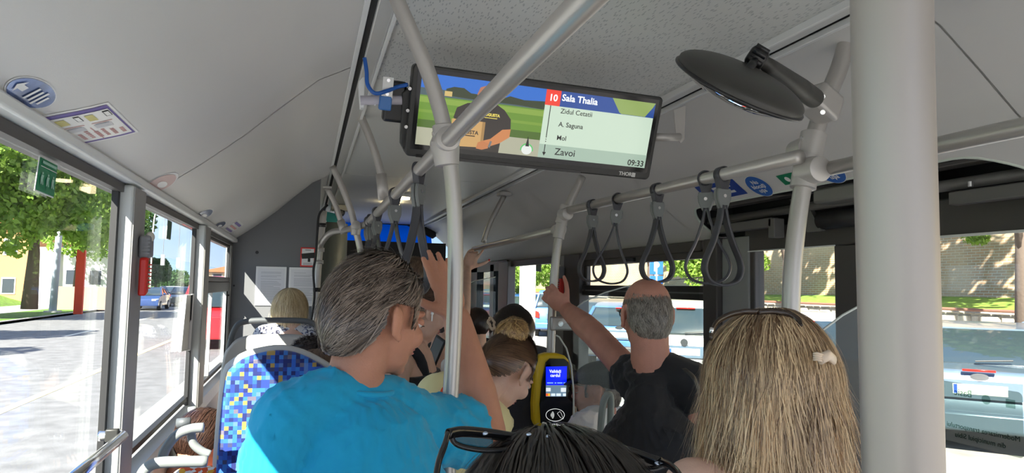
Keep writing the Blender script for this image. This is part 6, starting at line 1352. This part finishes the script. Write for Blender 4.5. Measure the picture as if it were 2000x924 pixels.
# ------------------------------------------------------------------ cars: local x forward, y left, z up
TYRE = mat('tyre', (.02, .02, .02), .8); CGL = mat('car_glass', (.03, .045, .05), .06, 0, coat=.5, spec=.8); TAIL = mat('tail_lamp', (.65, .02, .015), .15, coat=.6); HEADL = mat('head_lamp', (.8, .82, .85), .1)
def paint(n, c, r=.28): return mat('car_paint_'+n, c, r, .25, coat=.8)
def car(x, y, z, yaw, label, pm, kind='hatch', plate='', name='car', L_=4.2, W_=1.76, H_=1.48, emblem=None, bike=False):
    """yaw: heading, 0 = +Y, turning toward +X"""
    t = thing(name, label, 'car', (x, y, z)); M = Matrix.Translation((x, y, z)) @ Matrix.Rotation(PI/2-yaw, 4, 'Z')
    hw = W_/2
    if kind == 'sedan': low = [(-.5, .38), (-.5, .62), (-.485, .74), (-.47, .66*H_), (-.30, .68*H_), (.22, .655*H_), (.40, .58*H_), (.48, .50*H_), (.5, .40), (.5, .28), (-.48, .28)]; gh = [(-.33, .675*H_), (-.19, .95*H_), (-.08, H_), (.05, .985*H_), (.24, .655*H_)]
    elif kind == 'estate': low = [(-.5, .38), (-.5, .62), (-.49, .80), (-.475, .64*H_), (.22, .635*H_), (.40, .57*H_), (.48, .50*H_), (.5, .40), (.5, .28), (-.48, .28)]; gh = [(-.475, .64*H_), (-.435, .93*H_), (-.40, .985*H_), (-.1, H_), (.06, .975*H_), (.24, .645*H_)]
    elif kind == 'van': low = [(-.5, .35), (-.5, 1.2), (.36, 1.2), (.49, .95), (.5, .4), (.5, .3), (-.49, .3)]; gh = [(-.497, 1.2), (-.485, .96*H_), (-.45, H_), (.20, H_), (.27, .95*H_), (.38, 1.2)]
    else: low = [(-.5, .38), (-.5, .62), (-.49, .78), (-.465, .66*H_), (.20, .645*H_), (.39, .57*H_), (.48, .50*H_), (.5, .40), (.5, .28), (-.48, .28)]; gh = [(-.47, .655*H_), (-.36, .93*H_), (-.28, .985*H_), (-.08, H_), (.05, .98*H_), (.24, .65*H_)]
    def loft(prof, w_of):
        mb = MB(); n = len(prof); K = 7; ring = []
        for k in range(K):
            f = -1+2*k/(K-1); ring.append([M @ Vector((px*L_*(1-.012*abs(f)**3), f*w_of(pz), pz-(.0 if abs(f) < .9 else .0))) for px, pz in prof])
        for r_ in ring: mb.v.extend(r_)
        for k in range(K-1):
            for i in range(n): mb.f.append([k*n+i, k*n+(i+1) % n, (k+1)*n+(i+1) % n, (k+1)*n+i])
        mb.f.append(list(range(n))[::-1]); mb.f.append([(K-1)*n+i for i in range(n)]); return mb
    zb = prof_b = gh[0][1]
    obj('body', loft(low, lambda z_: hw*(.95+.05*min(1, z_/.6)) if z_ < .62 else hw*(1-.06*(z_-.62)/.4)), pm, t, bevel=.045, seg=3)
    wt = lambda z_: hw*(.93-.20*(z_-zb)/(H_-zb))
    obj('cabin_glass', loft(gh, wt), CGL, t, bevel=.03)
    rf = [p for p in gh if p[1] > .90*H_]; rf = [(a, b_+.012) for a, b_ in rf]; rfl = rf+[(a, b_-.045) for a, b_ in rf[::-1]]
    obj('roof', loft(rfl, lambda z_: wt(min(z_, H_))*1.03), pm, t, bevel=.015)
    # pillars
    for sd in (-1, 1):
        for i0, (a, b_) in enumerate(((gh[0], gh[1]), (gh[-1], gh[-2]))):
            p0, p1 = M @ Vector((a[0]*L_, sd*wt(a[1])*1.0, a[1])), M @ Vector((b_[0]*L_, sd*wt(b_[1]), b_[1])); obj('pillar', MB().ring([p0, p1], [.05, .04], 8), pm, t)
        p0, p1 = M @ Vector((-.04*L_, sd*wt(zb)*1.0, zb)), M @ Vector((-.06*L_, sd*wt(H_*.96)*1.01, H_*.96)); obj('pillar', MB().ring([p0, p1], .03, 8), BLACKM, t)
        for fx in (-.32, .31):
            wq_ = [M @ Vector((fx*L_, sd*(hw-.20), .31)), M @ Vector((fx*L_, sd*(hw+.01), .31))]; wh = obj('wheel', MB().cyl(wq_[0], wq_[1], .31, 24), TYRE, t, bevel=.02); obj('hub', MB().cyl(wq_[1], wq_[1]+(wq_[1]-wq_[0])*.03, .19, 18), GREYP, wh)
        obj('tail_light', MB().prism([M @ Vector(q) for q in (((-.502*L_, sd*hw*.58, .80), (-.502*L_, sd*hw*.60, .93), (-.485*L_, sd*hw*.97, .97), (-.480*L_, sd*hw*.98, .83)) if kind != 'estate' else ((-.503*L_, sd*hw*.74, .70), (-.50*L_, sd*hw*.76, .92), (-.485*L_, sd*hw*.98, .98), (-.485*L_, sd*hw*.98, .72)))], M.to_3x3() @ Vector((-.03, 0, 0))), TAIL, t, bevel=.01)
        obj('head_light', MB().prism([M @ Vector(q) for q in ((.49*L_, sd*hw*.55, .62), (.485*L_, sd*hw*.55, .74), (.46*L_, sd*hw*.96, .76), (.465*L_, sd*hw*.97, .64))], M.to_3x3() @ Vector((.03, 0, 0))), HEADL, t, bevel=.01)
        obj('mirror', MB().ell(M @ Vector((.17*L_, sd*(hw+.07), zb+.06)), (.10, .10, .07)), pm, t, smooth=True)
    rear = (-.502*L_)
    Mr = Matrix.Identity(4); R3 = M.to_3x3(); ux, uy, un = R3 @ Vector((0, -1, 0)), Vector((0, 0, 1)), R3 @ Vector((-1, 0, 0)); pz_ = .80 if kind != 'estate' else .78
    o_ = M @ Vector((rear-.015, 0, pz_-.02))
    for i in range(3): Mr[i][0] = ux[i]; Mr[i][1] = uy[i]; Mr[i][2] = un[i]; Mr[i][3] = o_[i]
    pl = obj('number_plate', MB().box(Mr @ Vector((0, 0, 0)), (.52, .02, .115), Matrix(((ux.x, -un.x, 0), (ux.y, -un.y, 0), (0, 0, 1)))), mat('plate_white', (.82, .82, .80), .4), t, bevel=.004)
    obj('plate_band', quad(Mr, -.25, -.215, -.05, .05, .012), mat('plate_blue', (.02, .10, .6), .4), pl)
    if plate: text('plate_lettering', plate, .10, Mr @ Matrix.Translation((-.20, 0, .012)), mat('plate_ink', (.25, .25, .25), .6), pl, bold=.002)
    obj('rear_recess_shade', quad(Mr, -.40, .40, -.10, .10, .004), mat('recess_shade', tuple(c*.9 for c in pm.node_tree.nodes['Principled BSDF'].inputs['Base Color'].default_value[:3]), .35), t)  # shade of the plate recess painted as a flat darker patch
    obj('emblem', disc(Mr, 0, .16 if kind != 'sedan' else .145, .065 if kind == 'estate' else .09, .065 if kind == 'estate' else .04, .02), STEEL, t)
    obj('bumper', MB().box(M @ Vector((rear+.01, 0, .42)), (.12, W_*.93, .22), M.to_3x3()), pm if kind != 'hatch' else mat('bumper_dark', (.05, .05, .055), .5), t, bevel=.04)
    zr = (gh[0][1]+gh[1][1])/2
    brk = (gh[0][0]*.92+gh[1][0]*.08, gh[0][1]+.0); obj('brake_light', MB().box(M @ Vector(((gh[1][0])*L_-.03, 0, gh[1][1]-.01)) if kind != 'sedan' else M @ Vector((-.485*L_, 0, .66*H_+.01)), (.05, .32, .025), M.to_3x3()), TAIL, t, bevel=.004)
    a, b_ = gh[0], gh[1]; obj('wiper', MB().ring([M @ Vector((a[0]*L_-.03, 0, a[1]+.04)), M @ Vector((a[0]*L_-.02, -.38, a[1]+.07))], .010, 6), BLACKM, t)
    return t
def at_g(px, py, z): v = atZ(px, py, z); return v
A45 = R_(47)
car(atY(1912, 700, 6.7).x+.95, 6.7+.95, GR-.03, A45, 'near grey-blue saloon with a blank white plate behind the right door glass', paint('greyblue', (.11, .16, .22)), 'sedan', '', L_=4.4, W_=1.80)
car(atY(1590, 690, 9.2).x+.9, 9.2+1.0, GR, A45, 'white hatchback behind the smudged partition', paint('white', (.80, .80, .80)), 'hatch', '')
car(atY(1325, 670, 11.3).x+1.1, 11.3+1.3, GR, R_(35), 'silver-white estate car with emblem and plate, right of the bald man', paint('silver', (.46, .46, .45)), 'estate', 'SB 18 DFR', L_=4.6, W_=1.8, H_=1.62)
car(atY(1215, 650, 14.6).x+1.0, 14.6+1.6, GR, R_(33), 'light blue hatchback left of the bald man\'s head', paint('blue', (.08, .20, .48)), 'hatch', '')
car(atY(1160, 625, 19.0).x+1.6, 19.0+1.6, GR, R_(40), 'dark grey car with visible seats beyond the light blue hatchback', paint('darkgrey', (.08, .09, .10)), 'hatch', '')
car(atY(1060, 630, 26.0).x+.6, 26.0, GR, R_(20), 'blue car seen beside the middle pole through the far window', paint('midblue', (.08, .20, .50)), 'estate', '', H_=1.7)
car(atY(1015, 625, 33.0).x+.2, 33, GR, R_(15), 'deep blue car at the left of the far right window', paint('deepblue', (.04, .14, .42)), 'hatch', '')
car(atY(950, 640, 38.0).x, 38, GR, R_(15), 'blue car seen through the front door glass', paint('navy', (.03, .07, .22)), 'hatch', '')
# left road cars (oncoming)
car(on(292, 590, 52).x, 52, GZ, PI, 'dark blue oncoming saloon in the second left window', paint('navy', (.03, .07, .22)), 'sedan', '', W_=1.9)
car(on(330, 590, 66).x, 66, GZ, PI, 'small white oncoming car right of the dark blue saloon', paint('white', (.8, .8, .8)), 'hatch', '')
car(on(358, 592, 60).x, 60, GZ, PI, 'dark oncoming car at the right of the second left window', paint('darkgrey', (.08, .09, .10)), 'hatch', '')
car(on(420, 620, 22).x, 24, GZ, PI, 'bright red van passing outside the third left window', paint('red', (.72, .02, .03)), 'van', '', 'van', L_=5.0, W_=1.95, H_=2.1)
car(on(170, 575, 75).x, 75, .0, PI, 'parked white car near the red post on the left', paint('white', (.8, .8, .8)), 'hatch', '')
# ------------------------------------------------------------------ right: low wall, grass, fortress wall
STN = mat('rubble_stone', (.46, .42, .33), .9, bump=.6, bscale=14, var=.3, vscale=6)
lw = struct('wall_low', MB().bb(14.5, 15.0, -5, 60, GR-.3, 1.22), mat('mortar_pale', (.42, .40, .34), .9))
stn = MB(); g_ = random.Random(4); z = GR
row = 0
while z < 1.18:
    h = g_.uniform(.17, .24); y = 2.0
    while y < 32:
        l = g_.uniform(.22, .5); pr = g_.uniform(.03, .09); z2_ = min(1.22, z+h)-.02
        stn.add([(14.5, y, z), (14.5, y+l-.02, z), (14.5, y+l-.02, z2_), (14.5, y, z2_), (14.5-pr, y+.03, z+.03), (14.5-pr, y+l-.05, z+.02), (14.5-pr, y+l-.05, z2_-.03), (14.5-pr, y+.03, z2_-.02)], [(4, 5, 6, 7), (0, 1, 5, 4), (1, 2, 6, 5), (2, 3, 7, 6), (3, 0, 4, 7)]); y += l
    z += h
so_ = obj('stones', stn, STN, lw); so_['kind'] = 'stuff'
cop = mat('rust_brown_rail', (.26, .12, .08), .7)
for z, lab in ((1.26, 'upper rust-brown rail along the top of the low stone wall'), (.72, 'lower rust-brown rail along the foot of the low stone wall')):
    tag(obj('wall_rail', MB().ring([(14.36, 1, z), (14.36, 55, z)], .035, 8), cop), lab, 'rail')
struct('ground_slope', MB().grid([[(14.9, y, 1.2) for y in range(-6, 64, 5)], [(17.5, y, 1.52+.05*math.sin(y)) for y in range(-6, 64, 5)]]), mat('bright_grass', (.16, .26, .03), .9, bump=.8, bscale=60, var=.35, vscale=5))
bw_ = mat('old_brick_wall', (.4, .3, .2), .9); t_, N, Lk, b = nodes_of(bw_)
tcn = N.new('ShaderNodeTexCoord'); mpp = N.new('ShaderNodeMapping'); mpp.inputs['Rotation'].default_value = (0, 0, 0)
sx_ = N.new('ShaderNodeSeparateXYZ'); cx_ = N.new('ShaderNodeCombineXYZ'); Lk.new(tcn.outputs['Object'], sx_.inputs[0]); Lk.new(sx_.outputs['Y'], cx_.inputs['X']); Lk.new(sx_.outputs['Z'], cx_.inputs['Y'])
br = N.new('ShaderNodeTexBrick'); br.inputs['Scale'].default_value = 1; br.inputs['Brick Width'].default_value = .26; br.inputs['Row Height'].default_value = .075; br.inputs['Mortar Size'].default_value = .010
br.inputs['Color1'].default_value = (.44, .27, .15, 1); br.inputs['Color2'].default_value = (.34, .24, .15, 1); br.inputs['Mortar'].default_value = (.52, .48, .38, 1); Lk.new(cx_.outputs[0], br.inputs['Vector'])
nz1 = N.new('ShaderNodeTexNoise'); nz1.inputs['Scale'].default_value = .55; nz1.inputs['Detail'].default_value = 6; Lk.new(tcn.outputs['Object'], nz1.inputs['Vector']); r1 = N.new('ShaderNodeValToRGB'); r1.color_ramp.elements[0].position = .48; r1.color_ramp.elements[1].position = .62
mxx = N.new('ShaderNodeMixRGB'); mxx.inputs[2].default_value = (.56, .44, .29, 1); Lk.new(nz1.outputs[0], r1.inputs[0]); mu_ = N.new('ShaderNodeMath'); mu_.operation = 'MULTIPLY'; mu_.inputs[1].default_value = .6; Lk.new(r1.outputs[0], mu_.inputs[0]); Lk.new(mu_.outputs[0], mxx.inputs[0]); Lk.new(br.outputs['Color'], mxx.inputs[1]); Lk.new(mxx.outputs[0], b.inputs['Base Color'])  # mottled sun patches painted into the brick as a paler tan
bpn = N.new('ShaderNodeBump'); bpn.inputs['Strength'].default_value = .8; bpn.inputs['Distance'].default_value = .05; Lk.new(br.outputs['Fac'], bpn.inputs['Height']); bpn.invert = True; Lk.new(bpn.outputs[0], b.inputs['Normal'])
rows = []
for i in range(15):
    zz = 1.3+i*1.0; rows.append([(17.3+.10*i+.10*math.sin(y*.4+i)+.07*math.sin(y*1.7+i*2), y, zz) for y in [k*1.0-6 for k in range(78)]])
struct('wall_fortress', MB().grid(rows), bw_, smooth=True)
# creepers and trees on the right
for k, (px, py, Y, r, lab) in enumerate(((1340, 505, 24, 1.3, 'bright green shrub overhanging the fortress wall in the hopper window'), (1015, 530, 33, 1.9, 'green bush on the wall at the left of the far window'), (1062, 520, 29, 1.4, 'green bush on the wall right of the white pillar'), (1955, 463, 14.2, .42, 'small green tuft growing high on the fortress wall'), (1480, 512, 19.5, .45, 'small creeper on the wall at the left edge of the door glass'))):
    q = on(px, py, Y); q = Vector((min(q.x, 16.3 if r > 1 else 17.0), q.y, q.z)); f_ = 17.2/q.x if q.x > 16.8 else 1; tree(q.x, q.y, q.z-r, 2*r, r, lab, LM, 20+k, 5000 if r > 1 else 1200, .9 if r < 1 else .5, 0, 'bush', cat='bush')
# trees between the lot and the wall: crowns above the view, shading the wall
for k, (x, y) in enumerate(((12.6, 2.5), (12.4, 9.5), (12.8, 16.5), (12.5, 24))):
    tree(x, y, GR, 10.5, 2.7, ['tall tree out of frame shading the wall behind the near saloon', 'second tall tree out of frame dappling the fortress wall', 'third tall tree out of frame dappling the fortress wall', 'fourth tall tree shading the far cars and wall'][k], LM2, 40+k % 2, 1100, .8, 0 if k in (1, 2) and False else .16, tf_=.5)
q = on(1282, 522, 18); ps = thing('parking_sign', 'blue square parking sign seen inside the hanging strap loop', 'sign', (q.x, 18, GR)); obj('sign_post', MB().cyl((q.x, 18, GR), (q.x, 18, q.z+.3), .03, 8), GREYP, ps); obj('sign_plate', MB().box(q, (.42, .03, .42)), mat('sign_blue', (.02, .12, .55), .4), ps, bevel=.01); obj('sign_plate', MB().box(q-Vector((0, 0, .36)), (.42, .03, .22)), mat('sign_blue', (.02, .12, .55), .4), ps, bevel=.01)
text('sign_letter', 'P', .36, Matrix(((1, 0, 0, q.x-.1), (0, 0, -1, 17.98), (0, 1, 0, q.z), (0, 0, 0, 1))), WHITE, ps, bold=.01)
q = on(1033, 560, 12); wp = thing('white_pillar', 'broad white pillar standing outside the far right window', 'pillar', (q.x, 12, GR)); obj('shaft', MB().bb(on(1022, 560, 12).x, on(1047, 560, 12).x, 12, 12.25, GR, 4.2), mat('white_plaster', (.8, .79, .76), .8), wp, bevel=.02)
obj('base_block', MB().bb(q.x-.3, q.x+.3, 11.9, 12.4, GR, GR+.15), mat('concrete', (.5, .5, .48), .8), wp)
